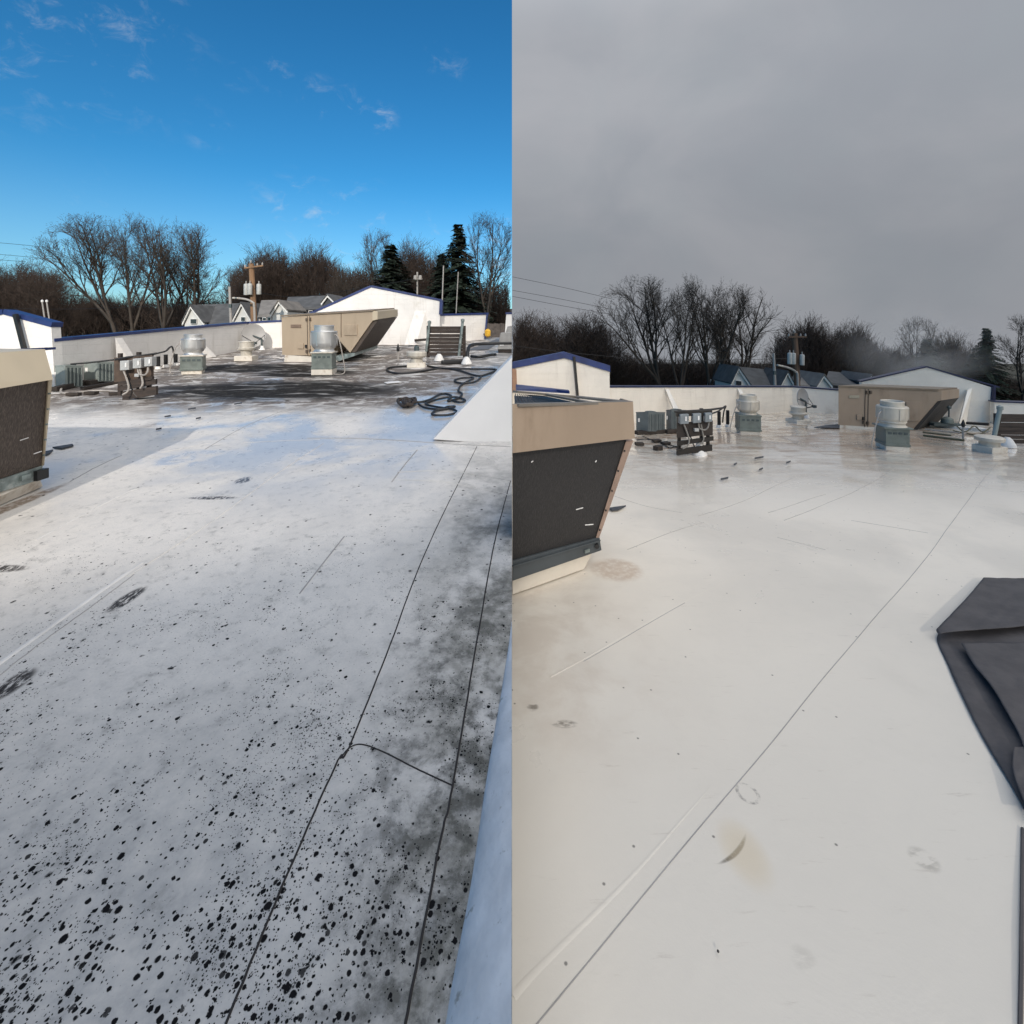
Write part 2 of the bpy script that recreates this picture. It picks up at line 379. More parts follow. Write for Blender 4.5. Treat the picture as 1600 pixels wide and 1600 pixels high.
        dA = t.m('MULTIPLY', d1, .48); dB = t.m('ADD', t.m('MULTIPLY', d1, .20), t.m('MULTIPLY', t.m('MULTIPLY', nearl, t.mr(clump, .31, .55)), .80))
        s1 = spots(82, .34, 3.1, dA); s2 = spots(46, .37, 7.7, dB); s3 = spots(27, .29, 1.3, t.m('MULTIPLY', dB, .62))
        s4 = spots(150, .36, 9.1, t.m('MULTIPLY', d1, .42))
        s = t.m('MAXIMUM', t.m('MAXIMUM', s1, s2), t.m('MAXIMUM', s3, s4))
        # scattered specks further out
        s5 = spots(9, .10, 4.4, t.mr(Y, 12, 4, .10, .22))
        s = t.m('MAXIMUM', s, s5)
        c = t.mix(s, c, (.008, .008, .009)); spot = t.m('SUBTRACT', 1.0, t.m('MULTIPLY', s, .92))
        # wetness
        wet = t.m('MULTIPLY', t.mr(n_big, .44, .60), t.mr(Y, 3.5, 6.5)); 
        wet = t.m('MAXIMUM', wet, t.m('MULTIPLY', blob(-.9, 9.5, 1.9, 4.5), t.mr(n_mid, .3, .5, .5, 1)))
        wet = t.m('MAXIMUM', wet, t.m('MULTIPLY', blob(-3.4, 5.9, 1.6, .45), t.mr(n_mid, .40, .6)))
        rgh = t.m('SUBTRACT', .62, t.m('MULTIPLY', wet, .46)); coat = t.m('MULTIPLY', wet, .75)
        dry = t.m('SUBTRACT', 1.0, t.m('MAXIMUM', t.m('MULTIPLY', g, .9), dk)); coat = t.m('MULTIPLY', coat, dry); rgh = t.m('MAXIMUM', rgh, t.m('MULTIPLY', t.m('SUBTRACT', 1.0, dry), .75)); coat = t.m('MULTIPLY', coat, spot); spec = t.m('MULTIPLY', t.m('MULTIPLY_ADD', dry, .42, .08), spot)
        c = t.mix(t.m('MULTIPLY', t.m('MULTIPLY', wet, dry), .22), c, (.38, .40, .45))
    else:
        c = t.mix(t.mr(n_big, .35, .65), (.81, .74, .64), (.75, .685, .59))
        c = t.mix(t.mr(n_mid, .50, .78, 0, .30), c, (.60, .54, .46))
        c = t.mix(t.mr(n_fine, .52, .8, 0, .22), c, (.56, .52, .46))
        zone = t.mr(Y, 6.8, 11.5)
        g = t.m('MULTIPLY', zone, t.mr(streak, .42, .58)); g = t.m('MULTIPLY', g, t.mr(n_mid, .36, .56, .25, 1))
        c = t.mix(t.m('MULTIPLY', g, .92), c, (.24, .15, .09))
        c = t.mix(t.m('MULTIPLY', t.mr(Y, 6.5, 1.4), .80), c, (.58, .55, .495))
        scf = t.noise(t.mapping(O, rot=(0, 0, .62), scale=(1.2, 9, 0)), 3.0, 6, .7); c = t.mix(t.m('MULTIPLY', t.mr(scf, .60, .74), .40), c, (.36, .31, .26))
        c = t.mix(t.m('MULTIPLY', t.m('MULTIPLY', blob(8.0, 12.4, 4.0, 2.2), t.mr(n_mid, .25, .6, .4, 1)), .55), c, (.36, .26, .19))
        st = blob(1.0, 4.55, .28, .28); c = t.mix(t.m('MULTIPLY', st, t.mr(n_fine, .3, .6, .15, .6)), c, (.42, .29, .19))
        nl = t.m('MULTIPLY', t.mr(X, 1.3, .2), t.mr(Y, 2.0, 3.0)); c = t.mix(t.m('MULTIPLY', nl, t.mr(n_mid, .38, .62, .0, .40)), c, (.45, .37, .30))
        sm = t.noise(t.mapping(O, rot=(0, 0, -.7), scale=(8, 22, 0)), 1.2, 5, .7)
        ln_ = t.m('MULTIPLY', rblob(.92, 1.94, .62, .115, .012, 1.0, .1, -1.6), t.mr(n_grain, .25, .5, .6, 1)); c = t.mix(ln_, c, (.05, .04, .025))
        ring = t.m('SUBTRACT', rblob(1.10, 2.21, 0, .055, .060, 1.0, .75), rblob(1.10, 2.21, 0, .040, .045, 1.0, .7), clamp=True); c = t.mix(t.m('MULTIPLY', ring, t.mr(n_fine, .42, .6, 0, .75)), c, (.16, .15, .14))
        for (cx, cy, rx, ry, kk) in ((.29, 2.62, .085, .035, .7), (.12, 2.75, .04, .04, .7),
                                 (1.67, 1.92, .06, .06, .40), (.98, 1.59, .05, .05, .15)):
            s_ = t.m('MULTIPLY', blob(cx, cy, rx, ry, 1.0, .15), t.mr(sm, .40, .58)); c = t.mix(t.m('MULTIPLY', s_, kk), c, (.10, .085, .065))
        halo = blob(.95, 1.94, .11, .17, 1, 0); c = t.mix(t.m('MULTIPLY', halo, .55), c, (.56, .47, .33))
        v = t.n('ShaderNodeTexVoronoi', feature='F1'); v.voronoi_dimensions = '2D'; t.l(O, v.inputs['Vector']); v.inputs['Scale'].default_value = 6
        cc = t.n('ShaderNodeSeparateColor'); t.l(v.outputs['Color'], cc.inputs[0])
        s = t.m('MULTIPLY', t.m('LESS_THAN', cc.outputs[0], .13), t.mr(v.outputs['Distance'], .05, .02))
        c = t.mix(t.m('MULTIPLY', s, .8), c, (.10, .09, .08))
        wet = t.m('MAXIMUM', t.mr(Y, 4.5, 9.0), t.m('MULTIPLY', t.mr(n_big, .40, .6), .7))
        wet = t.m('MULTIPLY', t.m('MULTIPLY', wet, t.mr(n_mid, .30, .60, 1.0, .72)), t.m('SUBTRACT', 1.0, t.m('MULTIPLY', g, .45)))
        rgh = t.m('SUBTRACT', .50, t.m('MULTIPLY', wet, .36)); coat = t.m('MULTIPLY', wet, t.mr(Y, 5, 10, .70, 1.0)); spec = .5
    p = t.n('ShaderNodeBsdfPrincipled'); t.l(c, p.inputs['Base Color']); t.l(rgh, p.inputs['Roughness']); t.val(spec, p.inputs['Specular IOR Level'])
    t.l(coat, p.inputs['Coat Weight']); p.inputs['Coat Roughness'].default_value = .035; p.inputs['Coat IOR'].default_value = 1.38
    b = t.n('ShaderNodeBump'); b.inputs['Strength'].default_value = .35; b.inputs['Distance'].default_value = .012
    hgt = t.m('ADD', t.m('MULTIPLY', n_mid, 1.0), t.m('MULTIPLY', n_fine, .25)); t.l(hgt, b.inputs['Height']); t.l(b.outputs[0], p.inputs['Normal'])
    b2 = t.n('ShaderNodeBump'); b2.inputs['Strength'].default_value = .07; b2.inputs['Distance'].default_value = .01
    t.l(n_mid, b2.inputs['Height']); t.l(b2.outputs[0], p.inputs['Coat Normal'])
    o = t.n('ShaderNodeOutputMaterial'); t.l(p.outputs[0], o.inputs[0]); return m

rng = np.random.default_rng(5)
def und(x, y):
    return .006*math.sin(x*1.7+y*.9)+.005*math.sin(x*.6-y*1.3+1)+.003*math.sin(x*4.1+y*2.2)
def roof(H, poly, step, m, label):
    xs = [p[0] for p in poly]; ys = [p[1] for p in poly]; b = MB(); idx = {}
    x0, x1, y0, y1 = min(xs), max(xs), min(ys), max(ys)
    nx = int(round((x1-x0)/step)); ny = int(round((y1-y0)/step))
    def vid(i, j):
        if (i, j) not in idx:
            x = x0+(x1-x0)*i/nx; y = y0+(y1-y0)*j/ny; idx[(i, j)] = len(b.v); b.v.append((x, y, H.roofz(y)+und(x, y)-.012))
        return idx[(i, j)]
    for i in range(nx):
        for j in range(ny):
            if in_poly(x0+(x1-x0)*(i+.5)/nx, y0+(y1-y0)*(j+.5)/ny, poly):
                b.f.append((vid(i, j), vid(i+1, j), vid(i+1, j+1), vid(i, j+1)))
    o = b.build('roof', m, kind='structure', smooth=True); o['label'] = label
    return o
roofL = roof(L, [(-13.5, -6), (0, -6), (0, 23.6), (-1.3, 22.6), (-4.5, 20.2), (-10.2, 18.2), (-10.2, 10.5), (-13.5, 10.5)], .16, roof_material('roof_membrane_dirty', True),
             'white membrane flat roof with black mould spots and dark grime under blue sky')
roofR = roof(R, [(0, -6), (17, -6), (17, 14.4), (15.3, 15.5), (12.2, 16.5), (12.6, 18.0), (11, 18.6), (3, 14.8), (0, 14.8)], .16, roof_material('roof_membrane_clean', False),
             'clean wet white membrane flat roof under grey sky')

def rl(H, pts, up=0.0): return [H.G(x, y, up) for x, y in pts]
def smoothpts(pts, k=4):
    out = []
    n = len(pts)
    for i in range(n-1):
        p0 = pts[max(i-1, 0)]; p1 = pts[i]; p2 = pts[i+1]; p3 = pts[min(i+2, n-1)]
        for j in range(k):
            t_ = j/k
            out.append(tuple(.5*((2*b)+(-a+c)*t_+(2*a-5*b+4*c-d)*t_**2+(-a+3*b-3*c+d)*t_**3) for a, b, c, d in zip(p0, p1, p2, p3)))
    out.append(tuple(pts[-1])); return out
seam_black = mat('seam_dirt', (.014, .012, .012), .8)
seam_lt = mat('seam_pale_grey', (.40, .37, .33), .7)
seam_grey = mat('seam_grey', (.30, .29, .28), .7)
seam_white = mat('seam_white', (.70, .69, .68), .6, var=.06)
lap_white = mat('lap_white', (.62, .60, .575), .6, var=.08, vs=8)
seam_soft = mat('seam_soft', (.60, .59, .575), .6, var=.06)
ridge_m = mat('seam_ridge', (.60, .585, .55), .6)
SOFT = [seam_soft, ridge_m, seam_white]
def seam(par, H, px, r, m, flat=.35, jit=0.0, up=.0, r2=None):
    if m in SOFT: m = par.data.materials[0]
    pts = []
    rr = random.Random(int(px[0][0]*7+px[0][1]))
    q = smoothpts([tuple(H.G(x, y)) for x, y in px], 10)
    for p in q:
        pts.append((min(p[0]+rr.uniform(-jit, jit), -.003) if H is L else max(.003, p[0]+rr.uniform(-jit, jit)), p[1], H.roofz(p[1])+und(p[0], p[1])-.012+up+.0005))
    b = MB(); b.tube(pts, r, 8, r2, flat=flat); b.build('seam', m, par, smooth=True)
seam(roofL, L, [(348, 1602), (440, 1380), (528, 1185), (545, 1165), (610, 1005), (670, 850), (745, 695)], .0042, seam_black, .5, .0015)
seam(roofL, L, [(632, 1602), (690, 1300), (707, 1225), (745, 1000), (772, 850), (792, 770), (798, 748)], .0045, seam_black, .5, .0012)
seam(roofL, L, [(532, 1182), (545, 1166), (565, 1160), (600, 1172), (650, 1197), (707, 1223)], .0034, seam_black, .5, .0008)
seam(roofL, L, [(-60, 1075), (0, 1033), (100, 962), (200, 892), (222, 877)], .018, lap_white, .3)
seam(roofL, L, [(200, 898), (330, 812), (430, 740), (505, 692)], .009, seam_white, .5)
seam(roofL, L, [(-30, 1075), (60, 1005), (150, 940), (210, 895)], .004, seam_grey, .5, .003)
seam(roofL, L, [(56, 841), (130, 801), (195, 768), (215, 761)], .009, lap_white, .4)
seam(roofL, L, [(110, 750), (150, 728), (190, 710)], .008, seam_grey, .4, .004)
seam(roofL, L, [(468, 927), (505, 880), (538, 838)], .006, seam_grey, .4)
seam(roofL, L, [(612, 752), (632, 725), (652, 701)], .008, seam_grey, .4)
seam(roofL, L, [(480, 684), (560, 684), (690, 690), (798, 696)], .010, seam_grey, .4)
seam(roofL, L, [(620, 736), (700, 734), (799, 748)], .016, seam_soft, .25)
seam(roofL, L, [(622, 748), (700, 752), (799, 772)], .014, seam_soft, .25)
for a in ([(148, 684), (180, 675), (222, 662)], [(180, 650), (240, 636)], [(320, 700), (390, 662), (470, 632)], [(260, 640), (330, 620), (420, 605)],
          [(420, 655), (500, 620)], [(500, 645), (570, 606)], [(90, 660), (160, 650), (280, 652)], [(380, 690), (500, 686)], [(250, 706), (330, 690)], [(560, 640), (620, 614)]):
    seam(roofL, L, a, .007, seam_soft if a[0][0] % 40 else seam_grey, .4)
seam(roofR, R, [(833, 1602), (1000, 1400), (1200, 1160), (1300, 1040), (1400, 925), (1462, 850), (1530, 757), (1560, 720)], .0026, seam_grey, .5)
seam(roofR, R, [(802, 1552), (850, 1500), (1000, 1350), (1112, 1222)], .015, ridge_m, .07, r2=.002)
seam(roofR, R, [(860, 1055), (910, 1027), (1000, 974), (1085, 930), (1180, 885)], .009, seam_white, .14, r2=.002)
seam(roofR, R, [(912, 1030), (1000, 978), (1070, 940)], .0025, seam_grey, .4)
for a in ([(960, 774), (1010, 790), (1066, 800)], [(980, 858), (1040, 835), (1100, 815)], [(1090, 805), (1160, 782), (1240, 745)], [(1215, 838), (1290, 857)],
          [(1225, 812), (1330, 770), (1400, 730)], [(1130, 745), (1230, 726)], [(1330, 812), (1450, 832)], [(1200, 800), (1290, 772)], [(1420, 742), (1520, 708)], [(1440, 738), (1480, 724)], [(1000, 720), (1060, 735)]):
    seam(roofR, R, a, .005, seam_lt, .35)

# ------------------------------------------------------------------ terrain
grass = mat('winter_ground', (.055, .05, .032), .95, var=.35, vs=.2, bump=.5, bs=2)
for H, s_, nm in ((L, -1, 'rising winter ground behind the sunny roof'), (R, 1, 'falling winter ground behind the grey-sky roof')):
    b = MB(); n = 30; ys = [-40+ (940)*(i/n)**1.6 for i in range(n+1)]
    xs = [0, 6, 15, 40, 120, 400, 1200]
    for y in ys:
        for x in xs: b.v.append((s_*x, y, H.gz(min(y, 260) if H is L else y)+(.5*math.sin(x*.05+y*.03) if x > 0 else 0)))
    for i in range(n):
        for j in range(len(xs)-1):
            a = i*len(xs)+j; q = (a, a+1, a+len(xs)+1, a+len(xs)); b.f.append(q if s_ > 0 else q[::-1])
    o = b.build('ground', grass, kind='structure'); o['label'] = nm

# ------------------------------------------------------------------ parapets and gable walls
def wall_obj(name, label, H, segs, copings, cat='wall', thick=.22, group=None, extra=None):
    """segs: list of polygons of (px, py, Y) -> prisms going back; copings: (p0,p1,height,width)"""
    loc = H.P(*segs[0][0]); T = thing(name, label, cat, loc, group)
    for i, s_ in enumerate(segs):
        pts = [H.P(*q) for q in s_]
        d = (pts[1]-pts[0]); d.z = 0; nrm = Vector((-d.y, d.x, 0)).normalized()
        if nrm.y < 0 and abs(nrm.y) > .15: nrm = -nrm
        elif abs(nrm.y) <= .15 and nrm.x*(-1 if H is L else 1) < 0 : nrm = -nrm
        b = MB(); b.prism(pts, nrm*thick); b.build('wall_face', white_wall if H is L else white_wet, T)
    for (a, c, h, wd) in copings:
        if H is R: h *= .62; wd *= .62
        a = H.P(*a); c = H.P(*c); d = (c-a); d.z = 0; nrm = Vector((-d.y, d.x, 0)).normalized()
        if nrm.y < 0 and abs(nrm.y) > .15: nrm = -nrm
        elif abs(nrm.y) <= .15 and nrm.x*(-1 if H is L else 1) < 0: nrm = -nrm
        dd = (c-a).normalized(); up = nrm.cross(dd)
        if up.z < 0: up = -up
        if abs(dd.z) > .8: up = Vector((0, 0, 0))
        b = MB(); o_ = -nrm*.025
        if abs(dd.z) > .8:
            hx = Vector((wd, 0, 0)); b.prism([a+o_, a+o_+hx, c+o_+hx, c+o_], nrm*(thick+.05))
        else:
            b.prism([a+o_, c+o_, c+o_+up*h, a+o_+up*h], nrm*(thick+.05))
        b.build('coping', blue_trim if H is L else blue_wet, T)
    return T
def zroofpx(H, Y): return H.yh+2*F/Y   # photo row of the roof surface at depth Y
# left place
wl = wall_obj('parapet_wall', 'long white parapet wall with blue coping running along the left behind the condensers, sunny side', L,
         [[(387, 547, 18.05), (81, 608, 10.45), (85, 534, 10.45), (387, 505, 18.05)]], [((84, 534, 10.45), (388, 505.5, 18.05), .07, .1)])
wall_obj('parapet_wall', 'short white back parapet seen between the grey dish and the beige unit, sunny side', L,
         [[(387, 547, 18.05), (500, 545, 19.0), (500, 500, 19.0), (387, 505, 18.05)]], [((387, 505.5, 18.05), (500, 499.5, 19.0), .07, .1)])
gL = wall_obj('gable_wall', 'white gable end wall with blue verge rising behind the beige rooftop unit, sunny side', L,
         [[(484, 546, 19.3), (686, 540, 19.9), (688, 470, 19.9), (580, 448.5, 19.6), (484, 492, 19.3)]],
         [((482, 493, 19.3), (580, 449, 19.6), .09, .1), ((580, 449, 19.6), (690, 471, 19.9), .09, .1), ((687, 469, 19.85), (686, 491, 19.85), .1, .12)], 'building')
b = MB(); b.prism([L.P(650, 480, 19.85), L.P(632, 539, 19.2), L.P(651, 539, 19.7)], (.45, .05, 0)); b.build('buttress', white_wall, gL)
wall_obj('parapet_wall', 'low white parapet with blue coping right behind the wooden screen, sunny side', L,
         [[(686, 537, 20.4), (757, 531, 22.2), (762, 491, 22.2), (686, 493, 20.4)]], [((686, 493.5, 20.4), (763, 491.5, 22.2), .09, .1), ((760, 489, 22.15), (756.5, 529, 22.15), .1, .07)])
wall_obj('parapet_wall', 'white wall piece with blue coping right of the yellow lamp, sunny side', L,
         [[(788, 531, 22.2), (799.7, 530, 22.2), (799.7, 491, 22.2), (791, 491, 22.2)]], [((790, 491, 22.2), (799.7, 491, 22.2), .09, .1)])
gl2 = wall_obj('gable_wall', 'white gable wall with blue verge and black downpipe at the far left edge, sunny side', L,
         [[(-150, 608, 10.4), (86, 606, 10.4), (80, 510, 10.4), (6, 490.5, 10.4), (-150, 525, 10.4)]],
         [((-150, 525, 10.4), (6, 491, 10.4), .11, .1), ((6, 491, 10.4), (81, 511, 10.4), .11, .1)], 'building')
MB().beam(L.P(24, 491, 10.3), L.P(38, 546, 10.3), .07, .07).build('downpipe', black_m, gl2)
b = MB(); b.prism([L.P(-120, 557, 8.6), L.P(21, 545, 8.6), L.P(21, 549, 8.6), L.P(-120, 563, 8.6)], (0, .8, 0)); lo = b.build('low_roof_edge', blue_trim); tag(lo, 'low blue roof edge just above the near beige unit, sunny side', 'roof edge')
def brace(H, label, pts, E):
    T = thing('parapet_brace', label, 'brace', pts[0]); MB().prism(pts, E).build('brace_panel', white_wall if H is L else white_wet, T)
brace(L, 'narrow white brace sloping down from the long parapet above the condensers, sunny side', [L.P(184, 583, 11.95), L.P(214, 582, 12.35), L.P(180, 528, 11.95)], (0, .22, 0))
brace(L, 'narrow white brace sloping down behind the left exhaust fan, sunny side', [L.P(300, 564, 14.8), L.P(332, 558, 15.5), L.P(297, 522, 14.8)], (0, .22, 0))
brace(R, 'narrow white brace behind the condensers and switch rack, grey-sky side', [R.P(1040, 608, 15.6), R.P(1045, 608, 15.6), R.P(1068, 655, 14.9), R.P(1060, 658, 14.9)], (0, .15, 0))
brace(R, 'narrow white brace behind the left exhaust fan, grey-sky side', [R.P(1153, 608, 17.1), R.P(1158, 608, 17.1), R.P(1178, 650, 16.4), R.P(1171, 652, 16.4)], (0, .15, 0))
# right place
wall_obj('parapet_wall', 'long level white parapet with blue coping behind the condensers and switch rack, grey-sky side', R,
         [[(950, 666, 14.65), (1238, 645, 18.5), (1238, 604.5, 18.5), (947, 605.5, 14.65)]], [((947, 605.5, 14.65), (1239, 605, 18.5), .075, .1)])
wall_obj('parapet_wall', 'short white back parapet between the grey dish and the beige unit, grey-sky side', R,
         [[(1238, 645, 18.5), (1350, 648, 17.8), (1350, 612, 17.8), (1238, 605, 18.5)]], [((1238, 605, 18.5), (1350, 613, 17.8), .075, .1)])
gR = wall_obj('gable_wall', 'broad white gable wall with steam above, behind the beige unit, grey-sky side', R,
         [[(1345, 657, 16.3), (1555, 662, 15.3), (1552, 606, 15.3), (1447.5, 573.5, 15.8), (1347, 596, 16.3)]],
         [((1345, 597, 16.3), (1447.5, 574, 15.8), .07, .1), ((1447.5, 574, 15.8), (1561, 606, 15.25), .07, .1), ((1552, 603, 15.25), (1551, 628, 15.25), .1, .11)], 'building')
b = MB(); b.prism([R.P(1512, 609, 15.4), R.P(1519, 607, 15.42), R.P(1509, 667, 14.9), R.P(1497, 670, 14.4)], (.10, .14, 0)); b.build('buttress', white_wet, gR)
wall_obj('parapet_wall', 'low white parapet at the right edge behind the dark screen, grey-sky side', R,
         [[(1554, 664, 15.0), (1640, 667, 14.6), (1640, 631, 14.6), (1554, 628, 15.0)]], [((1552, 628.5, 15.0), (1640, 631.5, 14.6), .07, .1)])
b = MB(); pts = [R.P(800.4, 666, 14.6), R.P(953, 664, 14.6), R.P(952.5, 580, 14.6), R.P(882, 559, 14.6), R.P(800.4, 574.5, 14.6)]
gl3 = thing('gable_wall', 'white gable wall with black downpipe behind the near dark unit, grey-sky side', 'building', pts[0])
b.prism(pts, (0, .25, 0)); b.build('wall_face', white_wet, gl3)
for (a, c) in (((800.4, 576, 14.55), (882, 559.5, 14.55)), ((882, 559.5, 14.55), (953.5, 581, 14.55))):
    a = R.P(*a); c = R.P(*c); b = MB(); b.prism([a, c, c+Vector((0, 0, .19)), a+Vector((0, 0, .19))], (0, .32, 0)); b.build('verge', blue_trim, gl3)
MB().beam(R.P(897, 557, 14.48), R.P(903, 625, 14.45), .075, .075).build('downpipe', black_m, gl3)
b = MB(); b.prism([R.P(800.4, 576, 14.52), R.P(807, 577, 14.52), R.P(808, 612, 14.52), R.P(800.4, 612, 14.52)], (0, .02, 0)); b.build('brick_patch', brick_m, gl3)
b = MB(); b.prism([R.P(806, 602, 13), R.P(890, 611, 11.9), R.P(890, 615, 11.9), R.P(806, 610, 11.9)], (0, .25, 0))
tag(b.build('low_roof_edge', blue_trim), 'low blue roof edge under the left gable wall, above the near unit, grey-sky side', 'roof edge')

# edge flashings of the left place
flash = mat('edge_membrane', (.56, .575, .60), .6, var=.10, vs=7, bump=.4, bs=9, col2=(.30, .30, .29), mask=(.60, .72), msc=22)
T = thing('brace_wall', 'white triangular brace wall sloping down to the left at mid photo, sunny side', 'wall', L.G(737, 689))
b = MB(); b.prism([L.P(676, 687, 6.61), L.P(799.8, 695, 6.58), L.P(799.8, 558, 6.6)], (0, .3, .02)); b.build('wall_face', mat('brace_white', (.66, .66, .66), .6, var=.03, vs=2), T, bevel=.01)
b = MB()
base = smoothpts([(-.26, .2), (-.215, .8), (-.184, 1.3), (-.140, 1.62), (-.105, 1.98), (-.060, 2.35), (-.02, 2.72), (-.004, 2.92)], 5); rows = []
for (x, y) in base:
    z = L.roofz(y)-.008; wd = -x-.001
    rows.append([(x, y, z), (x+wd*.10, y, z+wd*.16), (x+wd*.28, y, z+wd*.34), (x+wd*.50, y, z+wd*.52), (x+wd*.75, y, z+wd*.70), (-.001, y, z+wd*.86)])
for r_ in rows: b.v += r_
for i in range(len(rows)-1):
    for j in range(5): a = i*6+j; b.f.append((a, a+1, a+7, a+6))
tag(b.build('edge_flashing', flash, smooth=True), 'smooth rounded white edge flashing at the bottom middle of the photo, sunny side', 'flashing')

T = thing('gable_wall', 'unseen white block added behind the viewer to shade the near roof, sunny side', 'building', (-8, -32, 0))
b = MB(); b.prism([(-26, -32, 0), (-.05, -32, 0), (-.05, -32, 25.6), (-6, -32, 23.9), (-26, -32, 18.5)], (0, -6, 0)); b.build('wall_face', white_wall, T)  # added out of view, top edge sloped to cast shade on the near roof

# ------------------------------------------------------------------ near intake units
def slope(H, x, y, z, y2): return (x, y2, z+H.k*(y2-y))
def near_unit_left():
    T = thing('rooftop_unit', 'beige rooftop unit with sloped dark coil face at the left edge, sunny side', 'air conditioner', L.G(67, 760))
    Y0, Y1 = 4.9, 1.6
    k = L.k
    def ln(px, py, X):      # point at photo position on plane X
        Y = X/((px-800)/F); return Vector((X, Y, CZ+(HZ-py)/F*Y))
    def run(p, y1): return Vector((p.x, y1, p.z+k*(y1-p.y)))
    hb, ht = ln(83, 593, -4.60), ln(70, 545.5, -4.78)
    hb2 = ln(0, 607, -4.60); ht2 = ln(0, 551, -4.78)
    def ext(a, b_, y): t_ = (y-a.y)/(b_.y-a.y); return a+(b_-a)*t_
    hbN, htN = ext(hb, hb2, 1.6), ext(ht, ht2, 1.6)
    # hood
    b = MB(); back = Vector((-.35, 0, .01))
    b.add([hb, ht, htN, hbN, hb+back*.6, ht+Vector((-2.6, .02, .03)), htN+Vector((-2.6, 0, .03)), hbN+back*.6],
          [(0, 3, 2, 1), (1, 2, 6, 5), (0, 1, 5, 4), (0, 4, 7, 3), (3, 7, 6, 2)])
    b.build('hood', beige_pale, T)
    cbF = ln(66, 727, -4.86); ctF = ln(76, 593, -4.68); cbN = ext(cbF, ln(0, 748, -4.86), 1.6); ctN = ext(ctF, ln(0, 607, -4.66), 1.6)
    b = MB(); b.prism([cbF, ctF, ctN, cbN], (-.06, 0, -.01)); b.build('coil', coil_m, T)
    # frame strip at the far end and body behind
    b = MB(); b.prism([ln(66, 728, -4.85), ln(76, 592, -4.66), ln(82, 592, -4.64), ln(69, 727, -4.83)], (-.05, .02, 0)); fr = b.build('corner_post', beige_pale, T)
    for i in range(5):
        bb = MB(); p = ln(75.5-i*2.1, 615+i*24, -4.64-.038*i); bb.box((p.x+.01, p.y, p.z), (.016, .016, .016)); bb.build('screw', galv, fr)
    b = MB(); b.prism([cbF+Vector((-.06, 0, 0)), ctF+Vector((-.06, 0, 0)), ht+Vector((-.1, 0, -.02)), ht+Vector((-2.6, 0, 0)), cbF+Vector((-2.6, 0, 0))], (0, -3.0, -.2)); b.build('body', beige, T)
    # rail and curb
    def pb(px, py, X=-4.86): return ln(px, py, X)
    r0, r1, r2, r3 = pb(67, 727), pb(64, 749), pb(0, 749), pb(0, 769)
    rN0, rN1 = ext(r0, r2, 1.6), ext(r1, r3, 1.6)
    b = MB(); b.prism([r0, rN0, rN1, r1], (-.5, 0, 0)); rail = b.build('base_rail', galv, T)
    MB().box((-4.845, 4.87, pb(66, 740).z), (.05, .12, .10)).build('rail_bracket', black_m, rail)
    MB().box((-4.852, 4.72, pb(60, 739).z), (.03, .09, .05)).build('rail_plate', galv, rail)
    c0, c1, c2, c3 = pb(62, 748, -4.88), L.G(67, 760), pb(0, 769, -4.88), L.G(0, 789)
    b = MB(); b.prism([c0, ext(c0, c2, 1.6), ext(c1, c3, 1.6), c1], (-.4, 0, -.02)); b.build('curb', curb_m, T)
    for (px, py, a) in ((34, 687, .04), (55, 708, .03)):
        Y = 4.75; p = ln(px, py, -4.775); MB().beam(p+Vector((.015, -.03, 0)), p+Vector((.015, .05, a*.2)), .004, .008).build('scratch', trim_w, T)
near_unit_left()

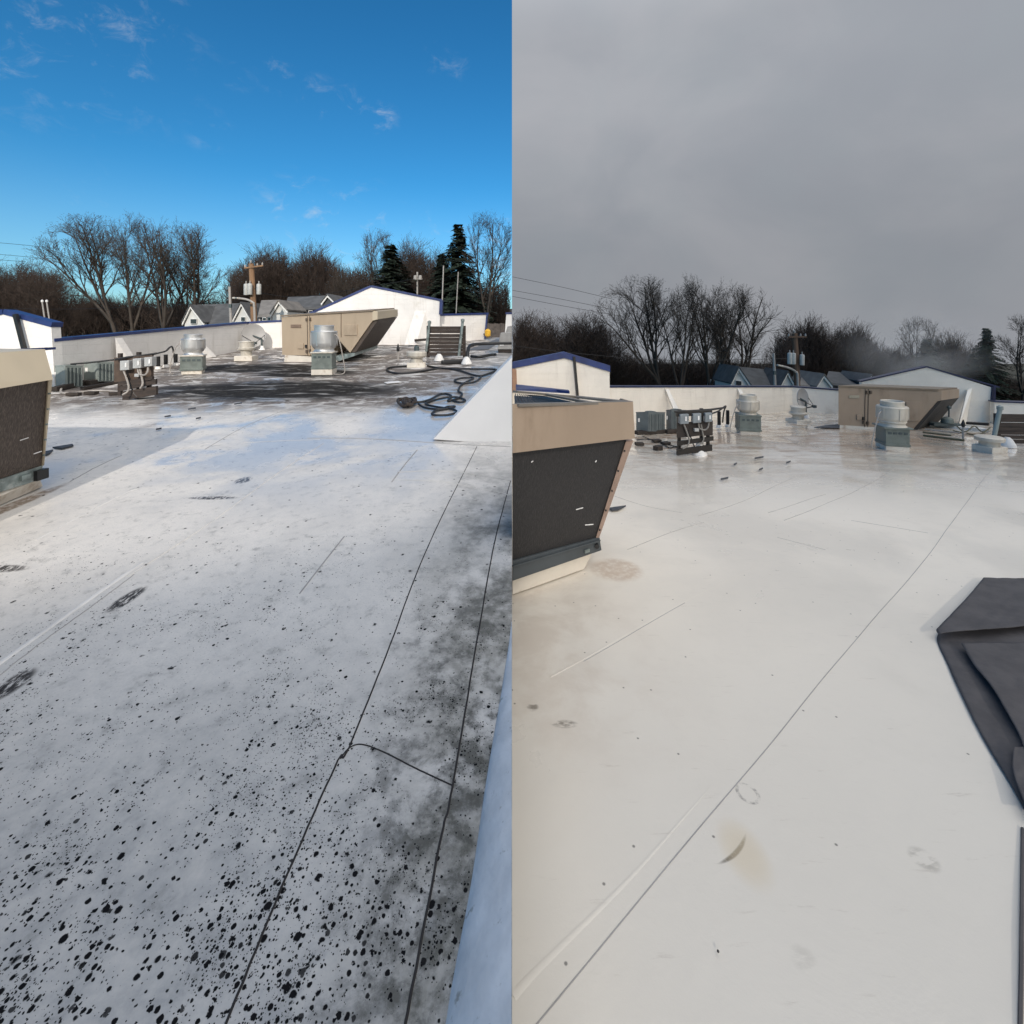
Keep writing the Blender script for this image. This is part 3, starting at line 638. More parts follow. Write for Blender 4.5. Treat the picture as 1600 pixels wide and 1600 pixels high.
def near_unit_right():
    T = thing('rooftop_unit', 'large near rooftop unit with beige hood and dark coil face, grey-sky side', 'air conditioner', R.G(912, 889))
    d = Vector((.809, .588, 0)); n = Vector((.588, -.809, 0)); k = R.k
    ddz = k*.588; D3 = Vector((.809, .588, ddz))
    def onX(px, py, P0):       # photo ray met with the vertical plane through P0 along d
        r = Vector(((px-800)/F, 1, (HZ-py)/F)); c = Vector((0, 0, CZ))
        s_ = (Vector(P0)-c).dot(n)/r.dot(n); return c+r*s_
    def cutx(a, b_):            # end of a line on the plane where the two photos meet
        t_ = (0.004-a.x)/(b_.x-a.x); return a+(b_-a)*t_
    PH = (1.14, 4.43, 0); PC = (.80, 4.55, 0); PT = (1.10, 4.47, 0)
    hb, ht = onX(984, 688, PH), onX(989, 628, PH); hb = onX(992, 685, PH)
    hbL, htL = onX(801, 708, PH), onX(801, 632, PH)
    b = MB(); b.prism([hbL, hb, ht, htL], (0, .03, 0)); hood = b.build('hood', beige_wet, T)
    b = MB(); b.prism([hb+Vector((0, .03, 0)), ht+Vector((0, .03, 0)), ht+Vector((-.02, .35, -.02)), hb+Vector((-.35, .35, 0))], (-.02, 0, 0)); b.build('hood_side', beige_wet, T)
    # tilted coil: top under hood bottom, bottom on the base rail
    ct, ctl = onX(978, 688, (1.06, 4.47, 0)), onX(800.8, 707, (1.06, 4.47, 0))
    cb, cbl = onX(930, 842, (.76, 4.55, 0)), onX(800.8, 878, (.76, 4.55, 0))
    b = MB(); b.prism([cbl, cb, ct, ctl], (0, .06, 0)); coil = b.build('coil', coil_m2, T)
    e0 = onX(935, 842, (.76, 4.54, 0)); e1 = onX(989, 688, (1.06, 4.46, 0))
    off = Vector((0, -.012, 0)); b = MB(); b.prism([cb+off, e0+off, e1+off, ct+off], (0, .09, 0)); fr = b.build('corner_post', mat('pinkish_beige', (.30, .21, .165), .5), T)
    for i in range(5):
        bb = MB(); q = cb+(ct-cb)*(.1+.2*i)+Vector((.012, -.018, 0)); bb.box(q, (.014, .01, .014)); bb.build('screw', black_m, fr)
    for (a, c) in (((900, 796), (911, 793)), ((914, 820), (927, 819)), ((930, 722), (932, 719)), ((830, 722), (833, 720))):
        P_ = (.93, 4.50, 0) if a[1] < 780 else (.84, 4.53, 0)
        def oc(px, py):
            r = Vector(((px-800)/F, 1, (HZ-py)/F)); nn = (cb-cbl).cross(ct-cb).normalized(); c0 = Vector((0, 0, CZ)); return c0+r*((cb-c0).dot(nn)/r.dot(nn))
        MB().beam(oc(*a)+Vector((0, -.004, 0)), oc(*c)+Vector((0, -.004, 0)), .004, .008).build('scratch', trim_w, T)
    body = MB(); body.prism([cbl+Vector((0, .08, 0)), cb+Vector((0, .08, 0)), ct+Vector((0, .08, 0)), ctl+Vector((0, .08, 0))], (0, .5, 0)); body.build('body', siding_d, T)
    r0, r1, r0l, r1l = onX(937, 840, PC), onX(940, 860, PC), onX(800.8, 877, PC), onX(800.8, 908, PC)
    b = MB(); b.prism([r1l, r1, r0, r0l], (0, .3, 0)); rail = b.build('base_rail', mat('rail_blue_grey', (.055, .065, .072), .5), T, bevel=.004)
    MB().beam(r0l+Vector((0, -.012, -.035)), r0+Vector((0, -.012, -.02)), .02, .012).build('rail_lip', mat('rail_blue_grey', (.055, .065, .072), .5), rail)
    q = onX(932, 852, PC); MB().tube([q+Vector((0, -.03, 0)), q+Vector((0, .02, 0))], .022, 10).build('lifting_hole', black_m, rail)
    q = onX(917, 860, PC); MB().box(q+Vector((0, -.012, 0)), (.06, .012, .03), .6).build('rail_plate', galv, rail)
    c0, c1 = onX(926, 863, (.72, 4.55, 0)), R.G(912.6, 889); c0l, c1l = onX(800.8, 907, (.70, 4.55, 0)), R.G(800.8, 929)
    b = MB(); b.prism([c1l, c1, c0, c0l], (0, .3, 0)); b.build('curb', curb_m, T)
    # open frame of the top, with a dark fan grille inside
    tb = onX(902, 618, (.5, 5.6, 0)); tz = ht.z
    A = ht; B = Vector((.72, 5.35, CZ+(HZ-620)/F*5.35)); Bl = Vector((.004, 4.9, CZ+(HZ-612)/F*4.9)); Al = htL
    b = MB()
    b.beam(A+Vector((-.03, .03, -.01)), B, .09, .02); b.beam(B, Bl+Vector((.03, 0, 0)), .09, .02)
    b.beam(A+Vector((-.03, .03, -.008)), Al+Vector((.03, .03, -.008)), .06, .02)
    b.beam(B+(Bl-B)*.5, A+(Al-A)*.38+Vector((0, .04, -.01)), .05, .02)
    b.build('top_frame', mat('top_frame_grey', (.16, .145, .125), .5), T)
    b = MB(); i0 = (Al+Vector((.02, .03, -.05))); i1 = A+(Al-A)*.40+Vector((0, .05, -.05)); i2 = B+(Bl-B)*.52+Vector((0, 0, -.04)); i3 = Bl+Vector((.02, 0, -.04))
    b.prism([i0, i1, i2, i3], (0, 0, -.03)); b.build('top_panel', siding_d, T)
    for i in range(16):
        f_ = (i+.5)/16; p0 = i0+(i1-i0)*f_; p1 = i3+(i2-i3)*f_
        MB().tube([p0+Vector((0, 0, .02)), p1+Vector((0, 0, .02))], .005, 4).build('grille_bar', black_m, T)
near_unit_right()

# ------------------------------------------------------------------ centre rooftop units
def centre_unit(H, label, poly, depth, E, curbpoly, hood, coil, det):
    T = thing('rooftop_unit', label, 'air conditioner', H.P(poly[0][0], poly[0][1], depth(poly[0][0])))
    P = lambda x, y, o=0.0: H.P(x, y, depth(x)+o)
    E = Vector(E); eh = E.normalized()
    bg_ = beige if H is L else beige_wet
    b = MB(); b.prism([P(*q) for q in poly], E); b.build('body', bg_, T)
    # roof cap flange
    a0, a1 = P(poly[0][0]-1, poly[0][1]-.5), P(poly[1][0]+1, poly[1][1]-.5)
    b = MB(); b.prism([a0+Vector((0, -.03, .0)), a1+Vector((0, -.03, 0)), a1+Vector((0, -.03, .05)), a0+Vector((0, -.03, .05))], E*1.02); b.build('top_flange', mat('flange_brown', (.20, .155, .11), .5), T)
    b = MB(); b.prism([P(*q) for q in curbpoly], E*.97); b.build('curb', curb_m, T)
    # hood: sticks out sideways
    h = [P(*q) for q in hood]
    b = MB(); b.prism([h[0], h[1], h[2], h[3]], E*.98); b.build('hood', beige_pale if H is L else beige_wet, T)
    c = [P(*q) for q in coil]
    b = MB(); b.prism([c[0]+E*.03, c[1]+E*.03, c[2]+E*.03, c[3]+E*.03], E*.93); b.build('coil', coil_m if H is L else coil_m2, T)
    b = MB(); b.prism([P(*q, -.01) for q in det['rail']], E*.97); b.build('base_rail', galv if H is L else green_g, T)
    seam_d = mat('panel_gap', (.10, .075, .055), .7)
    for (a, c_) in det['lines']:
        MB().beam(P(*a, -.008), P(*c_, -.008), .016, .016).build('panel_joint', seam_d, T)
    for q in det['panels']:
        b = MB(); b.prism([P(q[0], q[1], -.03), P(q[2], q[1], -.03), P(q[2], q[3], -.03), P(q[0], q[3], -.03)], (0, .04, 0)); b.build('access_panel', bg_, T, bevel=.008)
    for q in det['plates']:
        b = MB(); b.prism([P(q[0], q[1], -.025), P(q[2], q[1], -.025), P(q[2], q[3], -.025), P(q[0], q[3], -.025)], (0, .03, 0)); b.build('badge', mat('badge_'+('dark' if H is L else 'pale'), (.20, .14, .10) if H is L else (.36, .32, .24), .4), T, bevel=.006)
    for q in det['handles']:
        b = MB(); b.box(P(q[0], q[1], -.03), (.05, .05, .09)); b.build('handle', black_m if len(q) > 2 else seam_d, T)
    return T
centre_unit(L, 'beige rooftop unit with V-shaped intake and coil, standing before the gable wall, sunny side',
    [(440, 495.5), (582, 487), (582, 501), (547, 551), (528, 529), (516, 529), (511, 556), (441, 554.5)], lambda x: 14.5, (.10, 2.2, .15),
    [(445, 554.5), (526, 560), (527, 565), (444, 566)],
    [(582, 486), (590, 486.5), (590, 499), (582, 501)], [(582, 501), (590, 499.5), (554, 551), (547, 551)],
    dict(rail=[(520, 557), (548, 552), (554, 551.5), (554, 556), (530, 564), (520, 562)],
         lines=[((480, 494), (481, 555)), ((484, 494), (485, 555)), ((533, 490), (533, 527))],
         panels=[(538, 507, 558, 524), (506, 534, 515, 543), (465, 536, 474, 545)], plates=[(454, 507, 470, 512)],
         handles=[(479, 499.5), (484.5, 498.5), (478, 541, 1), (479, 549), (484, 548)]))
centre_unit(R, 'brown-beige rooftop unit with overhanging hood, steam rising behind, grey-sky side',
    [(1310, 605), (1464, 611), (1464, 627), (1424, 673), (1400, 670), (1310, 664)], lambda x: 14.0-(x-1310)/320.0, (1.84, 1.4, -.13),
    [(1312, 664), (1420, 671), (1418, 677), (1312, 669.5)],
    [(1464, 610.5), (1471, 610.8), (1471, 625.5), (1464, 627)], [(1464, 627), (1471, 625.5), (1431, 673), (1424, 673)],
    dict(rail=[(1395, 669), (1431, 673), (1431, 678), (1395, 674)],
         lines=[((1352, 608), (1351, 667)), ((1357, 608), (1356, 667))],
         panels=[(1416, 628, 1438, 658), (1339, 648, 1347, 656)], plates=[(1327, 618, 1343, 622.5)],
         handles=[(1355, 613), (1360.5, 613), (1349, 654, 1), (1356, 661), (1350, 660)]))

# ------------------------------------------------------------------ exhaust fans
def fan(H, label, cx, by, curb, boxd, flange, neck, body, cap, am, yaw=.12):
    curb = (curb[0]*.86, curb[1]); boxd = (boxd[0]*.86, boxd[1], boxd[2]); flange = (flange[0]*.86, flange[1])
    Y = H.Y(by)+.25; s_ = Y/F; c0 = H.P(cx, by, Y); c0.z = H.roofz(Y)-.02
    T = thing('exhaust_fan', label, 'exhaust fan', c0, None)
    def z(py): return (HZ-py)/F*Y+CZ-c0.z
    bw, bt = curb; b = MB(); b.box((c0.x, c0.y, c0.z+z(bt)/2), (bw*s_, bw*s_, z(bt)), yaw); b.build('curb', curb_m, T, bevel=.01)
    w_, t0, t1 = boxd
    b = MB(); b.box((c0.x, c0.y, c0.z+(z(t0)+z(t1))/2), (w_*s_, w_*s_, z(t1)-z(t0)), yaw); bx = b.build('base_box', green_g, T, bevel=.008)
    for i in range(4):
        a = (i-1.5)*w_*s_*.22; q = Vector((math.cos(yaw)*a, math.sin(yaw)*a, 0)); nn = Vector((math.sin(yaw), -math.cos(yaw), 0))*(w_*s_/2+.004)
        p = Vector((c0.x, c0.y, c0.z+z(t1)-.1))+q+nn; MB().box(p, (.07, .012, .05), yaw).build('vent_slot', cond_d, bx)
    b = MB(); b.box((c0.x, c0.y, c0.z+z(t0)+.03), (w_*s_*1.05, w_*s_*1.05, .06), yaw); b.build('bottom_rim', green_g, bx, bevel=.005)
    w_, tf = flange; b = MB(); b.box((c0.x, c0.y, c0.z+z(t1)+.012), (w_*s_, w_*s_, .035), yaw); b.build('flange', alum_d if am is alum else green_g, T, bevel=.006)
    zn = z(t1)+.03; r1 = body[0]*s_; rn = neck*s_
    zb0, zb1 = z(body[1]), z(body[2]); zc1 = z(cap[1]); rc = cap[0]*s_
    prof = [(rn*1.05, zn), (rn*.93, zn+(zb0-zn)*.3), (rn*.90, zn+(zb0-zn)*.6), (rn*.92, zb0-.01), (rn*1.02, zb0+.01), (r1*.90, zb0+(zb1-zb0)*.10), (r1*.98, zb0+(zb1-zb0)*.22), (r1, zb0+(zb1-zb0)*.32), (r1*1.0, zb1-.05), (r1*1.03, zb1-.045), (r1*1.03, zb1-.02), (r1*.97, zb1)]
    b = MB(); b.lathe(c0, prof, 40); wb = b.build('wind_band', am, T, smooth=True)
    for i in range(6):
        a = rad(60*i+20); MB().box((c0.x+math.cos(a)*(r1+.006), c0.y+math.sin(a)*(r1+.006), c0.z+(zb0*.7+zb1*.3)+.1), (.012, .03, (zb1-zb0)*.75), a).build('rib', am, wb)
    prof = [(rc*1.02, zb1-.02), (rc*1.02, zb1+.02), (rc, zb1+.025), (rc, zc1-.045), (rc*1.03, zc1-.04), (rc*1.03, zc1-.01), (rc*.96, zc1), (rc*.9, zc1-.01), (rc*.86, zc1-.05), (rc*.2, zc1-.07)]
    b = MB(); b.lathe(c0, prof, 36); b.build('motor_cap', am, T, smooth=True)
    # conduit to the motor
    sd = -1 if H is R or cx < 400 else 1
    q = [(c0.x+sd*r1*.98, c0.y-.05, c0.z+zb1-.1), (c0.x+sd*(r1+.10), c0.y-.1, c0.z+zb1-.2), (c0.x+sd*(r1+.22), c0.y-.12, c0.z+zb0*.6), (c0.x+sd*(r1+.25), c0.y-.12, c0.z+.05), (c0.x+sd*(r1+.05), c0.y-.3, c0.z+.03)]
    b = MB(); b.tube(smoothpts(q, 5), .013, 6); b.build('conduit', cond_w if cx != 1395 else cable_m, T, smooth=True)
    return T
fan(L, 'bright aluminium exhaust fan nearer the switch rack and long parapet, sunny side', 302, 585, (31, 578), (34, 578, 556), (37, 0), 13.5, (16, 549, 529), (12.3, 522), alum, .42)
fan(L, 'bright aluminium exhaust fan standing right in front of the beige V-shaped unit, sunny side', 506.5, 586, (36, 576), (35, 576, 551), (39, 0), 16, (19, 544, 517), (14.5, 508), alum, .14)
fan(R, 'pale weathered exhaust fan on green-grey box before the long parapet, grey-sky side', 1168.5, 676.5, (33, 671), (35, 671, 648), (37, 0), 12.5, (16, 643, 625), (12.3, 616.5), alum_d, -.22)
fan(R, 'pale weathered exhaust fan in front of the brown-beige unit, grey-sky side', 1394, 703, (37, 694), (37, 694, 667), (45, 0), 18, (19.8, 659, 634), (15, 626), alum_d, -.24)

def low_vent(H, label, cx, by, curb, parts, extra=None):
    Y = H.Y(by)+.2; s_ = Y/F; c0 = H.P(cx, by, Y); c0.z = H.roofz(Y)-.02
    T = thing('roof_vent', label, 'roof vent', c0)
    z = lambda py: (HZ-py)/F*Y+CZ-c0.z
    b = MB(); b.box((c0.x, c0.y, c0.z+z(curb[1])/2), (curb[0]*s_, curb[0]*s_, z(curb[1])), .15); b.build('curb', curb_m, T, bevel=.01)
    for nm, prof in parts:
        b = MB(); b.lathe(c0, [(r*s_, z(py)) for r, py in prof], 32); b.build(nm, alum_d, T, smooth=True)
    if extra:
        MB().lathe((c0.x, c0.y, c0.z+z(extra[0])), [(extra[1]*s_, 0), (extra[1]*s_, extra[2]*s_), (extra[1]*s_*.6, extra[2]*s_*1.2)], 14).build('motor', cond_d, T, smooth=True)
    return T
low_vent(L, 'squat round vent with drum cap in front of the dish, sunny side', 385, 564, (26, 555.5), [('base_ring', [(8, 555.5), (8, 548), (12.5, 546), (12.8, 543.5), (10, 542)]), ('drum', [(10.5, 543), (10.5, 535), (11.3, 534.5), (10.8, 533)])])
low_vent(L, 'flat mushroom vent with dark motor on top, left of the wooden screen, sunny side', 651, 574, (28, 566), [('base_ring', [(10, 566), (9, 560), (10, 558)]), ('hood_disc', [(13, 558.5), (15.5, 556), (15.5, 551), (14, 549), (9, 548)])], (548.5, 4, 7))
low_vent(R, 'squat round vent with drum cap in front of the dish, grey-sky side', 1247, 660, (25, 654.5), [('base_ring', [(8, 654.5), (8, 649), (12.5, 646.5), (12.8, 644.5), (10, 643)]), ('drum', [(10.2, 644), (10.2, 637), (11, 636.5), (10.5, 635)])])
low_vent(R, 'wide low mushroom vent left of the dark plank screen, grey-sky side', 1546, 709, (29, 696), [('base_ring', [(12.5, 696), (12, 688), (14, 687)]), ('hood_disc', [(17.5, 688), (17.8, 683), (16, 681.8), (4, 681)])])

# ------------------------------------------------------------------ satellite dishes
def dish(H, label, cx, cy, rx, ry, foot, nrm):
    f0 = H.G(*foot); Y = f0.y; c0 = H.P(cx, cy, Y); s_ = Y/F; nrm = Vector(nrm).normalized()
    T = thing('satellite_dish', label, 'satellite dish', f0)
    u = nrm.cross(Vector((0, 0, 1))).normalized(); v = u.cross(nrm)
    b = MB(); n = 32; rings = 6; rr = ry*s_
    for k in range(rings+1):
        q = k/rings
        for j in range(n):
            a = 2*math.pi*j/n; b.v.append(tuple(c0+u*rr*.92*q*math.cos(a)+v*rr*q*math.sin(a)+nrm*(.10*q*q-.10)))
    m_ = len(b.v)
    for k in range(rings+1):
        q = k/rings
        for j in range(n):
            a = 2*math.pi*j/n; b.v.append(tuple(c0+u*rr*.92*q*math.cos(a)+v*rr*q*math.sin(a)+nrm*(.10*q*q-.125)))
    for o_ in (0, m_):
        for k in range(rings):
            for j in range(n):
                j2 = (j+1) % n; q = (o_+k*n+j, o_+k*n+j2, o_+(k+1)*n+j2, o_+(k+1)*n+j); b.f.append(q if o_ else q[::-1])
    for j in range(n):
        j2 = (j+1) % n; b.f.append((rings*n+j, rings*n+j2, m_+rings*n+j2, m_+rings*n+j))
    b.build('reflector', dish_m, T, smooth=True)
    lnb = c0+nrm*rr*.95+u*0-v*rr*.75
    b = MB(); b.tube([c0-v*rr*.95, lnb], .02, 6); b.tube([c0-u*rr*.85, lnb], .011, 5); b.tube([c0+u*rr*.85, lnb], .011, 5); b.build('feed_arm', black_m, T)
    MB().box(lnb, (.09, .14, .09)).build('receiver', cond_d, T)
    b = MB(); b.tube([f0, Vector((f0.x, f0.y, c0.z-rr*.3))], .035, 8); b.tube([Vector((f0.x, f0.y, c0.z-rr*.3)), c0-nrm*.12], .03, 8); b.build('mast', cond_d, T)
    MB().lathe(f0, [(.12, 0), (.10, .04), (.045, .16)], 14).build('boot', boot_m, T, smooth=True)
dish(L, 'round grey satellite dish against the white parapet, sunny side', 396, 524, 14, 18.5, (409, 547), (.55, -.8, .12))
dish(R, 'round grey satellite dish against the cream parapet, grey-sky side', 1255, 622.5, 13, 16, (1259, 652), (.45, -.85, .12))

# ------------------------------------------------------------------ condensers
def condenser(H, label, x0, xe, x1, yt, yb, by, side_right=True):
    Y = H.Y(by)+.35; s_ = Y/F
    pe = H.P(xe, yb, Y-.25); pl = H.P(x0, yb, Y); pr = H.P(x1, yb, Y+.05); hgt = (yb-yt)*s_
    T = thing('condenser_unit', label, 'condenser', Vector((pe.x, Y, H.roofz(Y))), 'grey condenser units by the parapet')
    pk = pl+pr-pe
    cm_ = cond_m if H is L else mat('condenser_wet', (.12, .14, .145), .45, var=.1, vs=6)
    b = MB(); b.prism([pl, pe, pr, pk], (0, 0, hgt)); b.build('cabinet', cm_, T)
    up = Vector((0, 0, hgt))
    b = MB(); c = (pl+pr)/2+up; q = [c+(p+up-c)*1.03 for p in (pl, pe, pr, pk)]; b.prism(q, (0, 0, .03)); top = b.build('top_panel', cm_, T)
    MB().lathe((c.x, c.y, c.z+.03), [(.15, 0), (.15, .012), (.13, .012), (.04, .008)], 20).build('fan_guard', cond_d, top, smooth=True)
    nr = (pr-pe).cross(up).normalized()
    if nr.y > 0: nr = -nr
    for i in range(9):
        f_ = (i+.6)/9.2; a = pe+(pr-pe)*f_+nr*.008; MB().beam(a+up*.04, a+up*.94, .012, .022).build('louvre_rib', cond_d if i % 2 else cm_, T)
    nl = (pe-pl).cross(up).normalized()
    if nl.y > 0: nl = -nl
    a = pl+(pe-pl)*.25+up*.62+nl*.012; MB().box(a, (.05, .02, .10), .3).build('label_plate', trim_w, T)
    for i, p in enumerate((pl, pe, pr, pk)):
        p2 = p+((pl+pr)/2-p)*.12; z0 = H.roofz(p2.y)+.09; MB().box((p2.x, p2.y, (p2.z+z0)/2), (.04, .04, max(.02, p2.z-z0))).build('leg', cond_d, T)
    return T
def sleeper(H, label, a, c, wd=.12, h=.10, nm='sleeper'):
    pa, pc = H.G(*a, h/2), H.G(*c, h/2); o = MB().beam(pa, pc, wd, h).build(nm, concrete, bevel=.008); tag(o, label, 'timber'); return o
condenser(L, 'ribbed grey condenser nearest the left beige unit, sunny side', 81, 102, 129, 573, 604, 609)
condenser(L, 'ribbed grey condenser next to the switch rack, sunny side', 131, 152, 178, 567, 596, 601)
condenser(R, 'dark grey condenser just right of the near beige hood, grey-sky side', 994, 1013, 1039, 645.5, 674, 680)
condenser(R, 'dark grey condenser half hidden behind the switch rack, grey-sky side', 1041, 1049, 1072, 642, 670, 677)
sleeper(L, 'dark timber under the left condenser, sunny side', (84, 612), (136, 600)); sleeper(L, 'dark timber under the condenser beside the switch rack, sunny side', (137, 602), (186, 592))
sleeper(L, 'long brown timber in front of the condensers, sunny side', (128, 609), (194, 597), .10, .06)
sleeper(R, 'dark timber under the left condenser, grey-sky side', (994, 679), (1040, 676), .16); sleeper(R, 'dark timber under the hidden condenser, grey-sky side', (1040, 677), (1066, 675), .16)
# lines on the roof by the condensers
def cable(H, label, px, r, m, nm='cable', cat='cable', k=5, up=None, clipx=None):
    pts = []
    for q in px:
        p = H.G(q[0], q[1]); p.z = H.roofz(p.y)+r+(q[2] if len(q) > 2 else 0); pts.append(tuple(p))
    pts = smoothpts(pts, k)
    if clipx is not None: pts = [p for p in pts if p[0]*clipx > 0]
    b = MB(); b.tube(pts, r, 6); o = b.build(nm, m, smooth=True); tag(o, label, cat); return o
cable(L, 'pale conduit lying on the roof in front of the condensers, sunny side', [(99, 606, .08), (95, 612), (100, 616), (120, 615), (150, 612), (180, 613), (196, 616)], .02, cond_w, 'conduit', 'conduit')
cable(L, 'black insulated pipe running over the condensers to the switch rack, sunny side', [(110, 606, .5), (140, 603, .5), (186, 600, .55)], .02, cable_m, 'pipe', 'pipe')
cable(R, 'thin grey cable from the near unit to the switch rack, grey-sky side', [(995, 688), (1010, 687), (1028, 690), (1045, 700), (1053, 699), (1066, 696)], .012, cable_m)
cable(R, 'thin dark cable curving between small blocks to the switch rack, grey-sky side', [(1004, 682), (1018, 688), (1040, 694), (1060, 700)], .012, cable_m)
for i, (x, y, lb) in enumerate(((999, 696, 'flat dark block left of the others'), (1026, 691, 'middle dark block beside the cable'), (1040, 695, 'dark block closest to the switch rack'), (1028, 703, 'larger square brown block in front'))):
    p = R.G(x, y, .04); o = MB().box(p, (.2 if i != 3 else .17, .14, .06 if i != 3 else .11), .2*i).build('pipe_block', concrete, bevel=.008); tag(o, lb+' on the wet roof, grey-sky side', 'block', 'small pipe support blocks')
for i, (x, y, lb) in enumerate(((143, 616, 'dark pipe block on the pale conduit left'), (115, 618, 'dark pipe block nearest the left condenser'), (182, 617, 'black junction lump before the switch rack'))):
    p = L.G(x, y, .03); o = MB().box(p, (.22, .12, .06), .15*i).build('pipe_block', concrete, bevel=.008); tag(o, lb+', sunny side', 'block', 'small pipe support blocks')

# ------------------------------------------------------------------ switch racks
def rack(H, label, by, board, planks, boxes, posts, cone, pipe):
    Y = H.Y(by)+.0; P = lambda x, y, o=0.0: H.P(x, y, Y+o); x0, y0, x1, y1, dy = board
    T = thing('switch_rack', label, 'electrical rack', Vector(P((x0+x1)/2, by)))
    wd_, pb_, bx_, cd_ = (wood_d, paint_brd, box_g, cond_w) if H is L else (mat('wet_black_wood', (.016, .013, .011), .5), mat('wet_board', (.032, .024, .02), .6, var=.3, vs=5), mat('switch_grey_wet', (.21, .235, .25), .4), mat('conduit_dull', (.20, .185, .165), .5))
    for i in range(3):   # upper board, three planks
        a = i/3; c = (i+1)/3
        b = MB(); b.prism([P(x0+(x1-x0)*a+.2, y0+dy*a, .02), P(x0+(x1-x0)*c-.2, y0+dy*c, .02), P(x0+(x1-x0)*c-.2, y1+dy*c-(i % 2), .02), P(x0+(x1-x0)*a+.2, y1+dy*a, .02)], (0, .04, 0)); b.build('board', pb_, T)
    for (a, c, h) in planks:
        b = MB(); b.prism([P(a[0], a[1], -.04), P(c[0], c[1], -.04), P(c[0], c[1]+h, -.04), P(a[0], a[1]+h, -.04)], (0, .05, 0)); b.build('plank', wd_, T)
    for (x, ya, yb) in posts:
        MB().beam(P(x, ya, .10), P(x, yb, .10), .06, .06).build('post', wd_, T)
    for i, (xa, ya, xb, yb) in enumerate(boxes):
        b = MB(); b.prism([P(xa, ya, -.12), P(xb, ya-1, -.12), P(xb, yb-1, -.12), P(xa, yb, -.12)], (0, .13, 0)); bx = b.build('switch_box', bx_, T, bevel=.01)
        xm = (xa+xb)/2; b = MB(); b.prism([P(xm+1, ya+3, -.135), P(xm+3.5, ya+3, -.135), P(xm+3.5, yb-5, -.135), P(xm+1, yb-5, -.135)], (0, .012, 0)); b.build('label_plate', trim_w, bx)
        if i == 0: pts = [(xm-1, yb, -.06), (xm+3, yb+10, -.08), (xm+7, yb+24, -.10), (xm+5, yb+33, -.14), (xm-3, yb+38, -.2)]
        elif i == 1: pts = [(xm+2, yb, -.06), (xm+4, yb+8, -.08), (xm+12, yb+10, -.10), (xm+17, yb+5, -.1), (xm+18, yb-4, -.05)]
        else: pts = [(xm-12, yb+3, -.06), (xm-10, yb+14, -.08), (xm-8, yb+26, -.1), (xm-12, yb+34, -.12)]
        b = MB(); b.tube(smoothpts([tuple(P(*q)) for q in pts], 5), .017, 6); b.build('conduit', cd_, T, smooth=True)
    b = MB(); b.tube(smoothpts([tuple(P(boxes[0][0]+9+i_*6, boxes[0][3]+5+12*i_+(4 if i_ == 2 else 0), -.03)) for i_ in range(4)], 4), .014, 6); b.build('black_conduit', cable_m, T, smooth=True)
    xm = (boxes[1][0]+boxes[1][2])/2; b = MB(); b.prism([P(xm-4, boxes[1][3]+8, -.08), P(xm+3, boxes[1][3]+8, -.08), P(xm+3, boxes[1][3]+13, -.08), P(xm-4, boxes[1][3]+13, -.08)], (0, .08, 0)); b.build('junction_box', box_g, T, bevel=.006)
    b = MB(); b.tube([P(*q) for q in pipe], .022, 6); b.build('pipe', cable_m, T, smooth=True)
    g = H.G(*cone); t2 = MB().lathe(g, [(.16, 0), (.14, .05), (.08, .16), (.05, .30), (.045, .31)], 16).build('pipe_boot', boot_m, smooth=True, tagd=dict(loc=g))
    tag(t2, 'white conical pipe boot at the foot of the switch rack, '+('sunny' if H is L else 'grey-sky')+' side', 'pipe boot')
rack(L, 'dark wooden rack carrying three grey switch boxes, sunny side', 624, (178, 559, 238, 597, -4),
     [((184, 597), (238, 588), 6), ((188, 603), (243, 592), 8), ((191, 612), (244, 603), 14)],
     [(187, 564, 201, 579), (207, 560.5, 220, 576), (225, 558.5, 237, 573)], [(188, 552, 618), (217, 550, 618), (233, 560, 615)], (226, 620),
     [(180, 562, -.05), (200, 558, 0), (225, 555, .1), (245, 552, .2)])
rack(R, 'dark wooden rack with gaps carrying three grey switch boxes and its reflection, grey-sky side', 711, (1058, 661, 1114, 684, -4),
     [((1057, 643), (1113, 641), 8), ((1059, 690), (1115, 682), 6.5), ((1058, 702), (1113, 695), 9.5)],
     [(1063, 648, 1076.5, 663), (1083, 647, 1096, 661.5), (1102, 646, 1113, 660)], [(1061, 640, 705), (1096, 638, 700), (1106, 642, 702)], (1093, 710),
     [(1054, 643, -.05), (1080, 642, 0), (1110, 640, .1), (1133, 637, .3)])
# stub posts with the black pipe
def stub(H, x, y, hpx, label, r=.05):
    g = H.G(x, y); h = hpx*g.y/F; T = thing('stub_post', label, 'post', g, 'short black pipe posts')
    MB().tube([g, g+Vector((0, 0, h))], r, 10).build('post', cable_m, T, smooth=True); MB().lathe(g, [(r*1.6, 0), (r*1.5, .03), (r*1.1, .08)], 12).build('boot', boot_m, T, smooth=True)
stub(L, 247, 577, 20, 'short black post nearest the switch rack, sunny side'); stub(L, 259, 574, 20, 'short black post second from the switch rack, sunny side')
stub(L, 274.5, 571, 18, 'short black post closest to the left exhaust fan, sunny side')
stub(R, 1123.5, 668, 25, 'short black post nearest the switch rack, grey-sky side'); stub(R, 1137, 667, 26, 'short black post beside the left exhaust fan, grey-sky side')
cable(L, 'black pipe on posts arching toward the left exhaust fan, sunny side', [(238, 580, .42), (247, 577, .42), (259, 575, .45), (266, 574, .55), (270, 573, .5), (273, 573, .1)], .022, cable_m, 'pipe', 'pipe')
cable(R, 'black curved pipe end between the stub posts, grey-sky side', [(1112, 672, .45), (1123, 670, .50), (1134, 668, .62), (1131, 668, .45), (1129, 668, .12)], .022, cable_m, 'pipe', 'pipe')

